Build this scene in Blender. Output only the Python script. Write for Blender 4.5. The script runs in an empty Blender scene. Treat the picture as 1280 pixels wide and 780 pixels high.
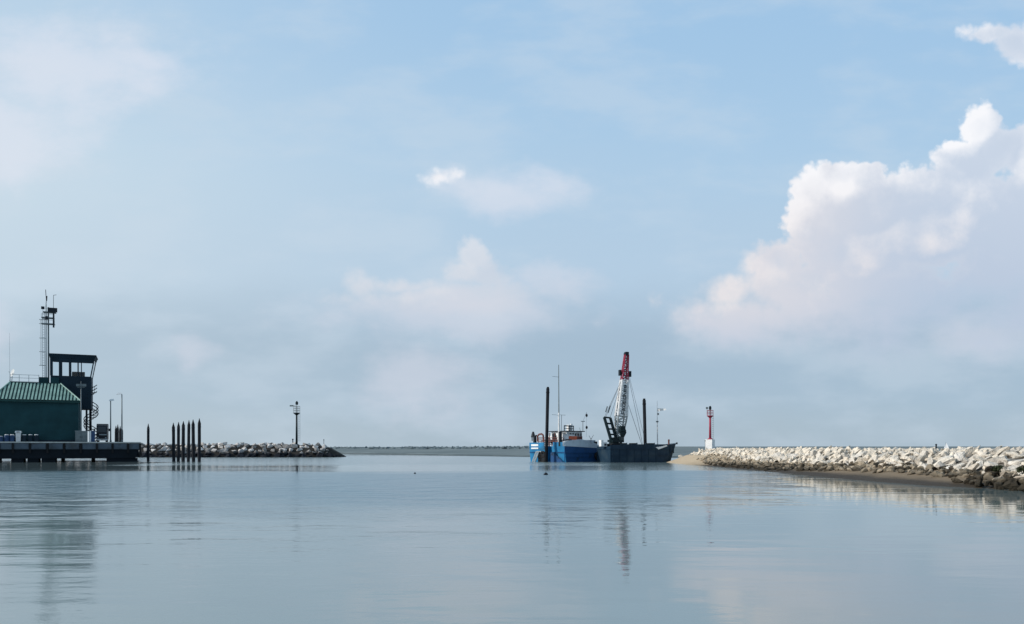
import bpy, bmesh, math, random
from mathutils import Vector, Matrix, Euler, noise as mnoise
from math import radians as R, sin, cos, pi, atan2, sqrt

random.seed(7)
scene = bpy.context.scene
col = scene.collection
H = 2.0            # eye height above the water
HZ = 561.0         # horizon row in the photo
FPX = 1000.0       # focal length in photo pixels

# ------------------------------------------------------------------ materials
def new_mat(name):
    m = bpy.data.materials.new(name); m.use_nodes = True
    nt = m.node_tree
    return m, nt, nt.nodes['Principled BSDF']

def mat(name, c, rough=.6, metal=0., scale=1.5, amt=.25, bump=.0, c2=None, c2amt=.0, c2scale=.6, rnd=0.):
    """weathered paint / stone: base colour broken by two noises, optional second colour (rust, stain)"""
    m, nt, b = new_mat(name); N = nt.nodes; L = nt.links
    tc = N.new('ShaderNodeTexCoord')
    n = N.new('ShaderNodeTexNoise'); n.inputs['Scale'].default_value = scale; n.inputs['Detail'].default_value = 5
    L.new(tc.outputs['Object'], n.inputs['Vector'])
    mr = N.new('ShaderNodeMapRange'); mr.inputs['From Min'].default_value = .3; mr.inputs['From Max'].default_value = .7
    mr.inputs['To Min'].default_value = 1 - amt; mr.inputs['To Max'].default_value = 1 + amt * .6
    L.new(n.outputs['Fac'], mr.inputs['Value'])
    val = mr.outputs['Result']
    if rnd:
        oi = N.new('ShaderNodeObjectInfo')
        r2 = N.new('ShaderNodeMapRange'); r2.inputs['To Min'].default_value = 1 - rnd; r2.inputs['To Max'].default_value = 1 + rnd * .5
        L.new(oi.outputs['Random'], r2.inputs['Value'])
        mu = N.new('ShaderNodeMath'); mu.operation = 'MULTIPLY'
        L.new(val, mu.inputs[0]); L.new(r2.outputs['Result'], mu.inputs[1]); val = mu.outputs[0]
    src = None
    base = N.new('ShaderNodeRGB'); base.outputs[0].default_value = (*c, 1); src = base.outputs[0]
    if c2 is not None:
        n2 = N.new('ShaderNodeTexNoise'); n2.inputs['Scale'].default_value = c2scale; n2.inputs['Detail'].default_value = 6
        n2.inputs['Roughness'].default_value = .65
        L.new(tc.outputs['Object'], n2.inputs['Vector'])
        m2 = N.new('ShaderNodeMapRange'); m2.inputs['From Min'].default_value = .62 - c2amt * .4; m2.inputs['From Max'].default_value = .75 - c2amt * .3
        L.new(n2.outputs['Fac'], m2.inputs['Value'])
        mx = N.new('ShaderNodeMix'); mx.data_type = 'RGBA'
        L.new(m2.outputs['Result'], mx.inputs['Factor']); L.new(src, mx.inputs['A']); mx.inputs['B'].default_value = (*c2, 1)
        src = mx.outputs['Result']
    vm = N.new('ShaderNodeVectorMath'); vm.operation = 'SCALE'
    L.new(src, vm.inputs[0]); L.new(val, vm.inputs['Scale'])
    L.new(vm.outputs[0], b.inputs['Base Color'])
    b.inputs['Specular IOR Level'].default_value = .5 if rough < .3 else .22
    b.inputs['Roughness'].default_value = rough; b.inputs['Metallic'].default_value = metal
    if bump:
        bn = N.new('ShaderNodeTexNoise'); bn.inputs['Scale'].default_value = scale * 3; bn.inputs['Detail'].default_value = 6
        L.new(tc.outputs['Object'], bn.inputs['Vector'])
        bp = N.new('ShaderNodeBump'); bp.inputs['Strength'].default_value = bump; bp.inputs['Distance'].default_value = .1
        L.new(bn.outputs['Fac'], bp.inputs['Height']); L.new(bp.outputs['Normal'], b.inputs['Normal'])
    return m

M = {}
M['green_wall'] = mat('dark green render', (.013, .054, .064), .8, scale=.5, amt=.25)
M['roof_light'] = mat('green roof sheet', (.25, .40, .35), .5, scale=.8, amt=.3)
M['roof_dark'] = mat('roof shade and gutter green', (.014, .055, .055), .6)  # shade in the rib recesses put into the green; gutter too
M['navy'] = mat('dark tower cladding', (.010, .025, .040), .7, scale=.7, amt=.25)
M['dark_steel'] = mat('dark steel', (.012, .018, .026), .5, scale=2)
M['black'] = mat('black tarred steel', (.005, .007, .012), .7, scale=1.2, amt=.4)
M['galv'] = mat('galvanised steel', (.33, .37, .39), .45, scale=3, amt=.2)
M['grey_paint'] = mat('grey paint', (.16, .19, .2), .6, scale=2, amt=.2)
M['white'] = mat('white paint', (.78, .79, .79), .5, scale=1.5, amt=.12)
M['dirty_white'] = mat('worn white paint', (.7, .71, .72), .55, scale=2, amt=.2, c2=(.25, .19, .15), c2amt=.12, c2scale=1.5)
M['concrete'] = mat('quay concrete', (.16, .18, .2), .85, scale=.9, amt=.3, c2=(.06, .07, .08), c2amt=.3)
M['concrete_light'] = mat('lit edge concrete', (.5, .5, .48), .85, scale=1, amt=.25)  # sunlight on the deck edge put into a paler concrete
M['concrete_dark'] = mat('underdeck shade concrete', (.006, .010, .016), .8, scale=.7, amt=.35)  # shadow under the deck put into a near-black colour
M['panel'] = mat('fascia slab', (.085, .11, .14), .8, scale=.8, amt=.3, c2=(.07, .08, .09), c2amt=.3)
M['timber'] = mat('tarred timber', (.010, .013, .020), .75, scale=2.5, amt=.4, c2=(.035, .038, .042), c2amt=.15, c2scale=2)
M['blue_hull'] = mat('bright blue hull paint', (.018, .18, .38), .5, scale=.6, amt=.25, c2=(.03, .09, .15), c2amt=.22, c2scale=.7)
M['blue_dark'] = mat('shaded blue hull paint', (.013, .066, .185), .5, scale=.6, amt=.3, c2=(.012, .03, .06), c2amt=.2)  # same hull blue, with the side's shade put into the colour
M['ship_grey'] = mat('shaded white paint', (.46, .53, .6), .5, scale=1, amt=.15, c2=(.25, .2, .18), c2amt=.08)  # white paint with its shade put in as blue grey
M['orange'] = mat('orange red paint', (.62, .13, .06), .5, scale=1.5, amt=.2)
M['red'] = mat('red paint', (.32, .035, .07), .45, scale=2, amt=.25)
M['crimson'] = mat('faded crimson paint', (.36, .07, .1), .5, scale=2, amt=.3)
M['rust'] = mat('rusty red deck gear', (.16, .06, .05), .8, scale=2, amt=.4)
M['barge'] = mat('dark blue barge steel', (.010, .032, .060), .55, scale=.5, amt=.4, c2=(.020, .038, .056), c2amt=.35, c2scale=.5, bump=.15)
M['barge_bow'] = mat('grey blue bow steel', (.045, .07, .095), .55, scale=.8, amt=.4, c2=(.015, .022, .032), c2amt=.35, c2scale=.8)
M['crane_dark'] = mat('dark green crane steel', (.008, .020, .025), .5, scale=1, amt=.3)
M['crane_grey'] = mat('grey crane lattice', (.32, .35, .36), .5, scale=1.5, amt=.3)
M['drum_blue'] = mat('dull blue plastic', (.03, .07, .16), .5)
M['truck'] = mat('dark vehicle paint', (.014, .018, .026), .35)
M['rubber'] = mat('black rubber', (.015, .015, .017), .8)
M['rope'] = mat('steel wire', (.12, .14, .16), .6)
M['hull_white'] = mat('sail cloth', (.75, .77, .8), .7)
M['leaf'] = mat('weed leaves', (.03, .04, .018), .8, scale=4, amt=.4)
M['drift'] = mat('bleached driftwood', (.42, .36, .29), .85, scale=3, amt=.3)
M['horizon_wood'] = mat('hazy far woodland', (.155, .20, .22), .9, scale=.05, amt=.25)  # distance haze put into the pale blue grey colour

def glass_mat():
    m, nt, b = new_mat('window glass'); N = nt.nodes; L = nt.links
    N.remove(b)
    tr = N.new('ShaderNodeBsdfTransparent'); tr.inputs['Color'].default_value = (.86, .92, .95, 1)
    gl = N.new('ShaderNodeBsdfGlossy'); gl.inputs['Roughness'].default_value = .02
    fr = N.new('ShaderNodeFresnel'); fr.inputs['IOR'].default_value = 1.5
    mx = N.new('ShaderNodeMixShader')
    L.new(fr.outputs[0], mx.inputs[0]); L.new(tr.outputs[0], mx.inputs[1]); L.new(gl.outputs[0], mx.inputs[2])
    L.new(mx.outputs[0], N['Material Output'].inputs['Surface'])
    return m
M['glass'] = glass_mat()
M['dark_glass'] = mat('dark window glass', (.02, .03, .04), .08)

def stone_mat(name, c, cdark, wet_z, wet_w, rnd=.3, warm=None, bump=.5):
    """rock whose foot is darkened by tide and algae below wet_z metres"""
    m, nt, b = new_mat(name); N = nt.nodes; L = nt.links
    geo = N.new('ShaderNodeNewGeometry'); sep = N.new('ShaderNodeSeparateXYZ')
    L.new(geo.outputs['Position'], sep.inputs[0])
    n = N.new('ShaderNodeTexNoise'); n.inputs['Scale'].default_value = 1.7; n.inputs['Detail'].default_value = 7; n.inputs['Roughness'].default_value = .65
    L.new(geo.outputs['Position'], n.inputs['Vector'])
    oi = N.new('ShaderNodeObjectInfo')
    # per-stone tone
    r2 = N.new('ShaderNodeMapRange'); r2.inputs['To Min'].default_value = 1 - rnd; r2.inputs['To Max'].default_value = 1 + rnd * .45
    L.new(oi.outputs['Random'], r2.inputs['Value'])
    mr = N.new('ShaderNodeMapRange'); mr.inputs['From Min'].default_value = .3; mr.inputs['From Max'].default_value = .7
    mr.inputs['To Min'].default_value = .72; mr.inputs['To Max'].default_value = 1.15
    L.new(n.outputs['Fac'], mr.inputs['Value'])
    mu = N.new('ShaderNodeMath'); mu.operation = 'MULTIPLY'
    L.new(r2.outputs[0], mu.inputs[0]); L.new(mr.outputs[0], mu.inputs[1])
    # warm / cool shift between stones
    cm = N.new('ShaderNodeMix'); cm.data_type = 'RGBA'
    fr = N.new('ShaderNodeMath'); fr.operation = 'MULTIPLY'; fr.inputs[1].default_value = 7.31
    L.new(oi.outputs['Random'], fr.inputs[0])
    f2 = N.new('ShaderNodeMath'); f2.operation = 'FRACT'; L.new(fr.outputs[0], f2.inputs[0])
    L.new(f2.outputs[0], cm.inputs['Factor'])
    cm.inputs['A'].default_value = (*c, 1); cm.inputs['B'].default_value = (*(warm or c), 1)
    vs = N.new('ShaderNodeVectorMath'); vs.operation = 'SCALE'
    L.new(cm.outputs['Result'], vs.inputs[0]); L.new(mu.outputs[0], vs.inputs['Scale'])
    # tide line
    n3 = N.new('ShaderNodeTexNoise'); n3.inputs['Scale'].default_value = .8; n3.inputs['Detail'].default_value = 4
    L.new(geo.outputs['Position'], n3.inputs['Vector'])
    ad = N.new('ShaderNodeMath'); ad.operation = 'MULTIPLY_ADD'; ad.inputs[1].default_value = -1.2 * wet_w
    L.new(n3.outputs['Fac'], ad.inputs[0]); L.new(sep.outputs['Z'], ad.inputs[2])
    wz = N.new('ShaderNodeMapRange'); wz.inputs['From Min'].default_value = wet_z - wet_w; wz.inputs['From Max'].default_value = wet_z
    L.new(ad.outputs[0], wz.inputs['Value'])
    mx = N.new('ShaderNodeMix'); mx.data_type = 'RGBA'
    mx.inputs['A'].default_value = (*cdark, 1); L.new(vs.outputs[0], mx.inputs['B']); L.new(wz.outputs[0], mx.inputs['Factor'])
    L.new(mx.outputs['Result'], b.inputs['Base Color']); b.inputs['Roughness'].default_value = .92; b.inputs['Specular IOR Level'].default_value = .15
    bn = N.new('ShaderNodeTexNoise'); bn.inputs['Scale'].default_value = 3.5; bn.inputs['Detail'].default_value = 8; bn.inputs['Roughness'].default_value = .6
    L.new(geo.outputs['Position'], bn.inputs['Vector'])
    bp = N.new('ShaderNodeBump'); bp.inputs['Strength'].default_value = bump; bp.inputs['Distance'].default_value = .25
    L.new(bn.outputs['Fac'], bp.inputs['Height']); L.new(bp.outputs['Normal'], b.inputs['Normal'])
    return m
M['pale_stone'] = stone_mat('pale limestone', (.73, .68, .61), (.16, .13, .10), .55, .3, .24, (.71, .63, .52), .9)
M['shore_stone'] = stone_mat('weedy shore stone', (.13, .11, .08), (.045, .038, .028), .42, .35, .85, (.42, .35, .26), .9)
M['grey_stone'] = stone_mat('grey breakwater stone', (.56, .54, .53), (.016, .019, .026), 1.25, .9, .6, (.60, .57, .54), .8)
M['dry_mound'] = stone_mat('rubble between pale blocks', (.20, .185, .165), (.03, .028, .024), .75, .3, .2)
M['mound'] = stone_mat('rubble in shade', (.03, .028, .026), (.014, .014, .014), .5, .3, .2)  # gap shade between boulders put into a near-black rubble colour

# ------------------------------------------------------------------ mesh builder
class MB:
    def __init__(s): s.v = []; s.f = []; s.m = []; s.mi = 0
    def poly(s, pts, faces):
        b = len(s.v); s.v += [Vector(p) for p in pts]
        for f in faces: s.f.append([b + i for i in f]); s.m.append(s.mi)
        return s
    def hexa(s, p):   # 4 bottom, 4 top
        return s.poly(p, [(3, 2, 1, 0), (4, 5, 6, 7), (0, 1, 5, 4), (1, 2, 6, 5), (2, 3, 7, 6), (3, 0, 4, 7)])
    def box(s, c, d, rz=0, taper=1.):
        c = Vector(c); h = [x / 2 for x in d]; pts = []
        for z, k in ((-h[2], 1.), (h[2], taper)):
            for x, y in ((-h[0], -h[1]), (h[0], -h[1]), (h[0], h[1]), (-h[0], h[1])):
                X, Y = x * k, y * k
                pts.append(c + Vector((X * cos(rz) - Y * sin(rz), X * sin(rz) + Y * cos(rz), z)))
        return s.hexa(pts)
    def bb(s, x0, x1, y0, y1, z0, z1):
        return s.box(((x0 + x1) / 2, (y0 + y1) / 2, (z0 + z1) / 2), (x1 - x0, y1 - y0, z1 - z0))
    def bar(s, p, q, r, r2=None, n=8, cap=True):
        p = Vector(p); q = Vector(q); r2 = r if r2 is None else r2
        d = (q - p).normalized(); a = d.cross(Vector((0, 0, 1)))
        if a.length < 1e-4: a = Vector((1, 0, 0))
        a.normalize(); b = d.cross(a); pts = []
        for c, rr in ((p, r), (q, r2)):
            for i in range(n):
                t = 2 * pi * i / n; pts.append(c + (a * cos(t) + b * sin(t)) * rr)
        fs = [(i, (i + 1) % n, n + (i + 1) % n, n + i) for i in range(n)]
        if cap: fs += [tuple(range(n - 1, -1, -1)), tuple(range(n, 2 * n))]
        return s.poly(pts, fs)
    def tube(s, pts, r, n=6):
        for a, b in zip(pts, pts[1:]): s.bar(a, b, r, n=n)
        return s
    def lathe(s, c, prof, n=14):
        c = Vector(c); pts = []
        for r, z in prof:
            for i in range(n): pts.append(c + Vector((r * cos(2 * pi * i / n), r * sin(2 * pi * i / n), z)))
        fs = [(k * n + i, k * n + (i + 1) % n, (k + 1) * n + (i + 1) % n, (k + 1) * n + i) for k in range(len(prof) - 1) for i in range(n)]
        fs += [tuple(range(n - 1, -1, -1)), tuple(range((len(prof) - 1) * n, len(prof) * n))]
        return s.poly(pts, fs)
    def ring(s, c, r, t, axis='z', n=16, k=6):
        c = Vector(c); pts = []
        for i in range(n):
            A = 2 * pi * i / n
            for j in range(k):
                B = 2 * pi * j / k; rr = r + t * cos(B); h = t * sin(B)
                v = {'z': (rr * cos(A), rr * sin(A), h), 'y': (rr * cos(A), h, rr * sin(A)), 'x': (h, rr * cos(A), rr * sin(A))}[axis]
                pts.append(c + Vector(v))
        return s.poly(pts, [(i * k + j, ((i + 1) % n) * k + j, ((i + 1) % n) * k + (j + 1) % k, i * k + (j + 1) % k) for i in range(n) for j in range(k)])
    def prism(s, pts, ext):   # planar polygon swept along ext
        n = len(pts); e = Vector(ext); P = [Vector(p) for p in pts]
        return s.poly(P + [p + e for p in P], [tuple(range(n - 1, -1, -1)), tuple(range(n, 2 * n))] + [(i, (i + 1) % n, n + (i + 1) % n, n + i) for i in range(n)])
    def mesh(s, name, mats, origin=(0, 0, 0), smooth=False):
        o = Vector(origin); me = bpy.data.meshes.new(name)
        me.from_pydata([v - o for v in s.v], [], s.f)
        for m in (mats if isinstance(mats, (list, tuple)) else [mats]): me.materials.append(m)
        for p, i in zip(me.polygons, s.m): p.material_index = i; p.use_smooth = smooth
        bm = bmesh.new(); bm.from_mesh(me); bmesh.ops.recalc_face_normals(bm, faces=bm.faces); bm.to_mesh(me); bm.free()
        return me
    def build(s, name, mats, parent=None, origin=(0, 0, 0), smooth=False):
        ob = bpy.data.objects.new(name, s.mesh(name, mats, origin, smooth)); col.objects.link(ob)
        if parent: ob.parent = parent
        return ob

def tag(o, label=None, cat=None, group=None, kind=None):
    if label: o['label'] = label
    if cat: o['category'] = cat
    if group: o['group'] = group
    if kind: o['kind'] = kind
    return o

class Frame:
    """a local frame standing at photo column px0, Y0 metres away, its x axis turned by ang"""
    def __init__(s, px0, Y0, ang=0.):
        s.Y0 = Y0; s.X0 = (px0 - 640) / FPX * Y0; s.a = ang; s.c = cos(ang); s.s = sin(ang)
    def t(s, px, d=0.):
        u = (px - 640) / FPX
        return (u * (s.Y0 + d * s.c) - s.X0 + d * s.s) / (s.c - u * s.s)
    def P(s, px, py, d=0.):
        t = s.t(px, d); Y = s.Y0 + t * s.s + d * s.c
        return Vector((t, d, H + (HZ - py) * Y / FPX))
    def W(s, l):
        return Vector((s.X0 + l[0] * s.c - l[1] * s.s, s.Y0 + l[0] * s.s + l[1] * s.c, l[2]))

class Thing:
    def __init__(s, fr, base, name, label, cat, group=None):
        s.fr = fr; s.base = Vector(base)
        s.root = bpy.data.objects.new(name, None); col.objects.link(s.root)
        s.root.location = fr.W(s.base); s.root.rotation_euler = (0, 0, fr.a); s.root.empty_display_size = .5
        tag(s.root, label, cat, group)
    def part(s, name, mb, m, parent=None, label=None, smooth=False):
        o = mb.build(name, m, parent or s.root, s.base, smooth)
        if label: o['label'] = label
        return o

def single(fr, base, name, mb, m, label, cat, group=None, kind=None, smooth=False):
    o = mb.build(name, m, None, base, smooth)
    o.location = fr.W(base); o.rotation_euler = (0, 0, fr.a)
    return tag(o, label, cat, group, kind)

# ------------------------------------------------------------------ camera
cam = bpy.data.cameras.new('camera'); co = bpy.data.objects.new('camera', cam); col.objects.link(co)
cam.sensor_width = 36; cam.lens = 36 * FPX / 1280; cam.shift_y = (HZ - 390) / 1280
cam.clip_start = .1; cam.clip_end = 30000
co.location = (0, 0, H); co.rotation_euler = (R(90), 0, 0)
scene.camera = co

# ------------------------------------------------------------------ sun and sky
SUN = Vector((-.86, -.20, .47)).normalized()
elev = math.asin(SUN.z); az = atan2(SUN.x, SUN.y)      # clockwise from +Y
sl = bpy.data.lights.new('sun', 'SUN'); sl.energy = 3.6; sl.angle = R(.6); sl.color = (1., .93, .84)
so = bpy.data.objects.new('sun', sl); col.objects.link(so)
so.rotation_euler = SUN.to_track_quat('Z', 'Y').to_euler(); so.location = (-60, 0, 60)

class X:
    """tiny expression builder for shader node trees"""
    nt = None
    def __init__(s, k): s.k = k
    @staticmethod
    def math(op, *a, clamp=False):
        n = X.nt.nodes.new('ShaderNodeMath'); n.operation = op; n.use_clamp = clamp
        for i, x in enumerate(a):
            if isinstance(x, X): X.nt.links.new(x.k, n.inputs[i])
            else: n.inputs[i].default_value = x
        return X(n.outputs[0])
    def __add__(s, o): return X.math('ADD', s, o)
    __radd__ = __add__
    def __sub__(s, o): return X.math('SUBTRACT', s, o)
    def __rsub__(s, o): return X.math('SUBTRACT', o, s)
    def __mul__(s, o): return X.math('MULTIPLY', s, o)
    __rmul__ = __mul__
    def __truediv__(s, o): return X.math('DIVIDE', s, o)
def smooth(x, a, b, lo=0., hi=1.):
    n = X.nt.nodes.new('ShaderNodeMapRange'); n.interpolation_type = 'SMOOTHSTEP'
    X.nt.links.new(x.k, n.inputs['Value'])
    for nm, v in (('From Min', a), ('From Max', b), ('To Min', lo), ('To Max', hi)): n.inputs[nm].default_value = v
    return X(n.outputs[0])
def noise(vec, scale, detail=4., rough=.5, lac=2.):
    n = X.nt.nodes.new('ShaderNodeTexNoise'); n.noise_dimensions = '2D'; X.nt.links.new(vec.k, n.inputs['Vector'])
    n.inputs['Scale'].default_value = scale; n.inputs['Detail'].default_value = detail; n.inputs['Roughness'].default_value = rough
    n.inputs['Lacunarity'].default_value = lac
    return X(n.outputs['Fac'])
def vmath(op, a, b=None, out=0):
    n = X.nt.nodes.new('ShaderNodeVectorMath'); n.operation = op
    for i, x in enumerate((a, b)):
        if x is None: continue
        if isinstance(x, X): X.nt.links.new(x.k, n.inputs[i])
        else: n.inputs[i].default_value = x
    return X(n.outputs[out])
def mixc(f, a, b):
    n = X.nt.nodes.new('ShaderNodeMix'); n.data_type = 'RGBA'
    for nm, x in (('Factor', f), ('A', a), ('B', b)):
        if isinstance(x, X): X.nt.links.new(x.k, n.inputs[nm])
        elif nm == 'Factor': n.inputs[nm].default_value = x
        else: n.inputs[nm].default_value = (*x, 1)
    return X(n.outputs['Result'])
def lin(r, g, b):
    f = lambda c: (c / 255 / 12.92) if c / 255 <= .04045 else ((c / 255 + .055) / 1.055) ** 2.4
    return (f(r), f(g), f(b))

def px2uv(px, py): return ((px - 640) / FPX, (HZ - py) / FPX)

def blob_field(vec, blobs, k):
    """smooth union of soft ellipses standing in the sky (direction coordinates u = x/y, v = z/y)"""
    D = None
    for (px, py, rx, ry) in blobs:
        u, v = px2uv(px, py)
        q = vmath('MULTIPLY', vmath('SUBTRACT', vec, (u, v, 0)), (FPX / rx, FPX / ry, 0))
        b = 1. - vmath('LENGTH', q, out=1)
        b = b * min(1., ((rx * ry) ** .5) / 45.)        # edge sharpness about equal in the sky, whatever the blob size
        D = b if D is None else X.math('SMOOTH_MAX', D, b, k)
    return D

CUMULUS = [(1222, 158, 30, 32), (1246, 190, 38, 34), (1208, 205, 46, 34), (1300, 198, 70, 44),
           (1080, 222, 34, 28), (1044, 224, 40, 24), (1018, 240, 36, 36), (1004, 284, 34, 40), (970, 326, 46, 34), (912, 364, 48, 28),
           (880, 388, 40, 22), (1070, 310, 92, 88), (1160, 282, 120, 72), (1290, 285, 100, 90), (1090, 385, 200, 80),
           (1260, 380, 130, 100), (935, 404, 115, 38), (985, 360, 70, 46), (823, 376, 10, 9), (1278, 54, 44, 30), (1236, 42, 32, 14),
           (549, 227, 24, 14), (572, 222, 16, 9),
           (593, 318, 26, 26), (578, 340, 34, 22), (612, 342, 30, 22), (505, 356, 60, 13), (452, 358, 26, 22), (428, 376, 24, 12), (570, 376, 160, 26)]
COARSE = [(1225, 170, 46, 46), (1290, 215, 90, 60), (1060, 240, 70, 50), (1010, 285, 50, 60), (1090, 330, 110, 100), (920, 375, 90, 50), (1180, 310, 150, 110), (590, 335, 55, 40), (500, 372, 120, 34)]
SOFT = [(640, 238, 90, 30), (690, 352, 80, 20), (749, 400, 22, 16), (232, 440, 40, 16), 
        (90, 82, 190, 62), (185, 74, 70, 22), (20, 165, 110, 60), (-5, 405, 22, 44), (530, 480, 80, 50), (1240, 415, 80, 34), (560, 395, 190, 40)]

def noise_part(g, p, sc, amp_n, amp_v, vor):
    D = (noise(p, sc, 8, .60) - .5) * amp_n
    for s_, a_ in vor:
        vo = g.nodes.new('ShaderNodeTexVoronoi'); vo.feature = 'F1'; vo.voronoi_dimensions = '2D'; vo.inputs['Scale'].default_value = s_
        g.links.new(p.k, vo.inputs['Vector'])
        D = D + (.45 - X(vo.outputs['Distance'])) * (a_ * amp_v)
    return D

def new_group(name):
    g = bpy.data.node_groups.new(name, 'ShaderNodeTree')
    g.interface.new_socket('P', in_out='INPUT', socket_type='NodeSocketVector')
    g.interface.new_socket('D', in_out='OUTPUT', socket_type='NodeSocketFloat')
    gi = g.nodes.new('NodeGroupInput'); go = g.nodes.new('NodeGroupOutput'); X.nt = g
    return g, X(gi.outputs[0]), go

def group_density(name, blobs, k, amp_n, amp_v, sc, vor=((26., .5), (55., .32), (125., .2)), wsc=9., warp=.03, ani=1.):
    g, p, go = new_group(name)
    nz = g.nodes.new('ShaderNodeTexNoise'); nz.noise_dimensions = '2D'; g.links.new(p.k, nz.inputs['Vector']); nz.inputs['Scale'].default_value = wsc; nz.inputs['Detail'].default_value = 4
    wn = vmath('SCALE', vmath('SUBTRACT', X(nz.outputs['Color']), (.5, .5, .5))); wn.k.node.inputs['Scale'].default_value = warp
    D = blob_field(vmath('ADD', p, wn), blobs, k) + noise_part(g, vmath('MULTIPLY', p, (1., ani, 1.)), sc, amp_n, amp_v, vor)
    g.links.new(D.k, go.inputs[0])
    return g

def group_relief(name):
    """coarse body plus billows, compared with itself a step towards the sun to model light and shade"""
    g, p, go = new_group(name)
    D = blob_field(p, COARSE, .15) * .8 + noise_part(g, p, 13., .75, .5, ((26., .5),))
    g.links.new(D.k, go.inputs[0])
    return g

def make_world():
    w = bpy.data.worlds.new('World'); scene.world = w; w.use_nodes = True
    nt = w.node_tree; nt.nodes.clear()
    gc = group_density('cumulus density', CUMULUS, .12, .75, .5, 13.)
    gs = group_density('haze cloud density', SOFT, .35, 1.5, .3, 9., (), 10., .06, 1.9)
    gr = group_relief('cloud relief')
    X.nt = nt
    tc = nt.nodes.new('ShaderNodeTexCoord')
    sep = nt.nodes.new('ShaderNodeSeparateXYZ'); nt.links.new(tc.outputs['Generated'], sep.inputs[0])
    x, y, z = (X(sep.outputs[i]) for i in range(3))
    yc = X.math('MAXIMUM', y, .12)
    u = x / yc; v = X.math('ABSOLUTE', z) / yc
    cb = nt.nodes.new('ShaderNodeCombineXYZ'); nt.links.new(u.k, cb.inputs[0]); nt.links.new(v.k, cb.inputs[1])
    p = X(cb.outputs[0])
    sky = nt.nodes.new('ShaderNodeTexSky'); sky.sky_type = 'NISHITA'; sky.sun_disc = False
    sky.sun_elevation = elev; sky.sun_rotation = az; sky.altitude = 0; sky.air_density = 1.; sky.dust_density = .6; sky.ozone_density = 1.6
    base = vmath('SCALE', X(sky.outputs[0])); base.k.node.inputs['Scale'].default_value = .085
    base = X(base.k)
    # thin summer haze: whitens the whole dome a little, thickens towards the horizon and towards the sun
    n0 = noise(p, 2.2, 4, .5); n00 = noise(vmath('MULTIPLY', p, (1., 2.6, 1.)), 5., 5, .55)
    left = smooth(u, .15, -.75)
    right = smooth(u, .1, .7)
    hi = mixc(left, lin(178, 209, 235), lin(208, 226, 238))
    hi = mixc(smooth(v, .30, .58) * (1. - left * .6), hi, lin(165, 202, 235))
    mid = mixc(left, lin(185, 209, 230), lin(202, 219, 232))
    low = mixc(left, lin(167, 190, 210), lin(182, 201, 216))
    hz = mixc(left, lin(170, 190, 206), lin(184, 201, 213))
    band = v + (n0 - .5) * .10 + (n00 - .5) * .05
    c = mixc(smooth(band, .19, .40), mid, hi)
    c = mixc(smooth(band, .23, .12), c, low)
    c = mixc(smooth(band, .07, .0), c, hz)
    veil = mixc(.92, base, c)
    # broad pale veils
    veil = mixc(smooth(n00, .40, .72) * .34, veil, lin(204, 218, 231))
    # soft clouds
    def inst(g, vec):
        n = nt.nodes.new('ShaderNodeGroup'); n.node_tree = g; nt.links.new(vec.k, n.inputs[0]); return X(n.outputs[0])
    ds = inst(gs, p)
    a_s = smooth(ds, -.25, .85)
    lit_s = smooth(v + u * -.1, .12, .40)
    cs = mixc(lit_s, lin(208, 214, 227), lin(226, 230, 241))
    veil = mixc(a_s * .60, veil, cs)
    # cumulus
    dc = inst(gc, p); r0 = inst(gr, p); r1 = inst(gr, vmath('ADD', p, (-.022, .024, 0)))
    rel = r0 - r1
    depth = smooth(dc, .05, 1.1)
    lit = smooth(rel, .02, .62)
    edge = 1. - smooth(dc, .0, .55)
    wob = (.37, .11, 0.)
    hgt = smooth(v + u * .10, .22, .48)
    shade = mixc(hgt, lin(187, 201, 221), lin(204, 215, 231))
    shade = mixc(smooth(u, .54, .30) * smooth(v, .08, .2) * .85, shade, lin(223, 221, 227))
    bright = mixc(smooth(v, .38, .2), lin(251, 251, 254), lin(240, 233, 233))
    cc = mixc(X.math('MINIMUM', lit * (1. - depth * .25) + edge * .2, 1.), shade, bright)
    cc = mixc(smooth(noise(vmath('ADD', p, wob), 9., 5, .6), .42, .68) * .45 * depth, cc, lin(194, 207, 225))
    basefade = smooth(v + (n00 - .5) * .14 + (noise(p, 9., 5, .6) - .5) * .16, .07, .21)
    soft = smooth(v + (n0 - .5) * .1 - smooth(u, .40, .22) * .05, .27, .12)
    loose = smooth(v, .29, .33) * smooth(u, .1, -.02) * .30 + smooth(v, .46, .49) * .14
    a_c = smooth((dc + soft * .15 + loose * .4) / (soft * .7 + loose + .19), .0, 1.)
    thin = X.math('MINIMUM', smooth(u, .10, .2) + smooth(v, .29, .315) + .52, 1.)
    fin = mixc(a_c * basefade * thin * .95, veil, cc)
    behind = smooth(y, .02, .25)
    plain = mixc(.7, base, lin(176, 204, 226))
    fin = mixc(behind, plain, fin)
    bg = nt.nodes.new('ShaderNodeBackground'); nt.links.new(fin.k, bg.inputs[0]); bg.inputs[1].default_value = 1.
    out = nt.nodes.new('ShaderNodeOutputWorld'); nt.links.new(bg.outputs[0], out.inputs[0])
    w.cycles.sampling_method = 'MANUAL'; w.cycles.sample_map_resolution = 256
make_world()

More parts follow.
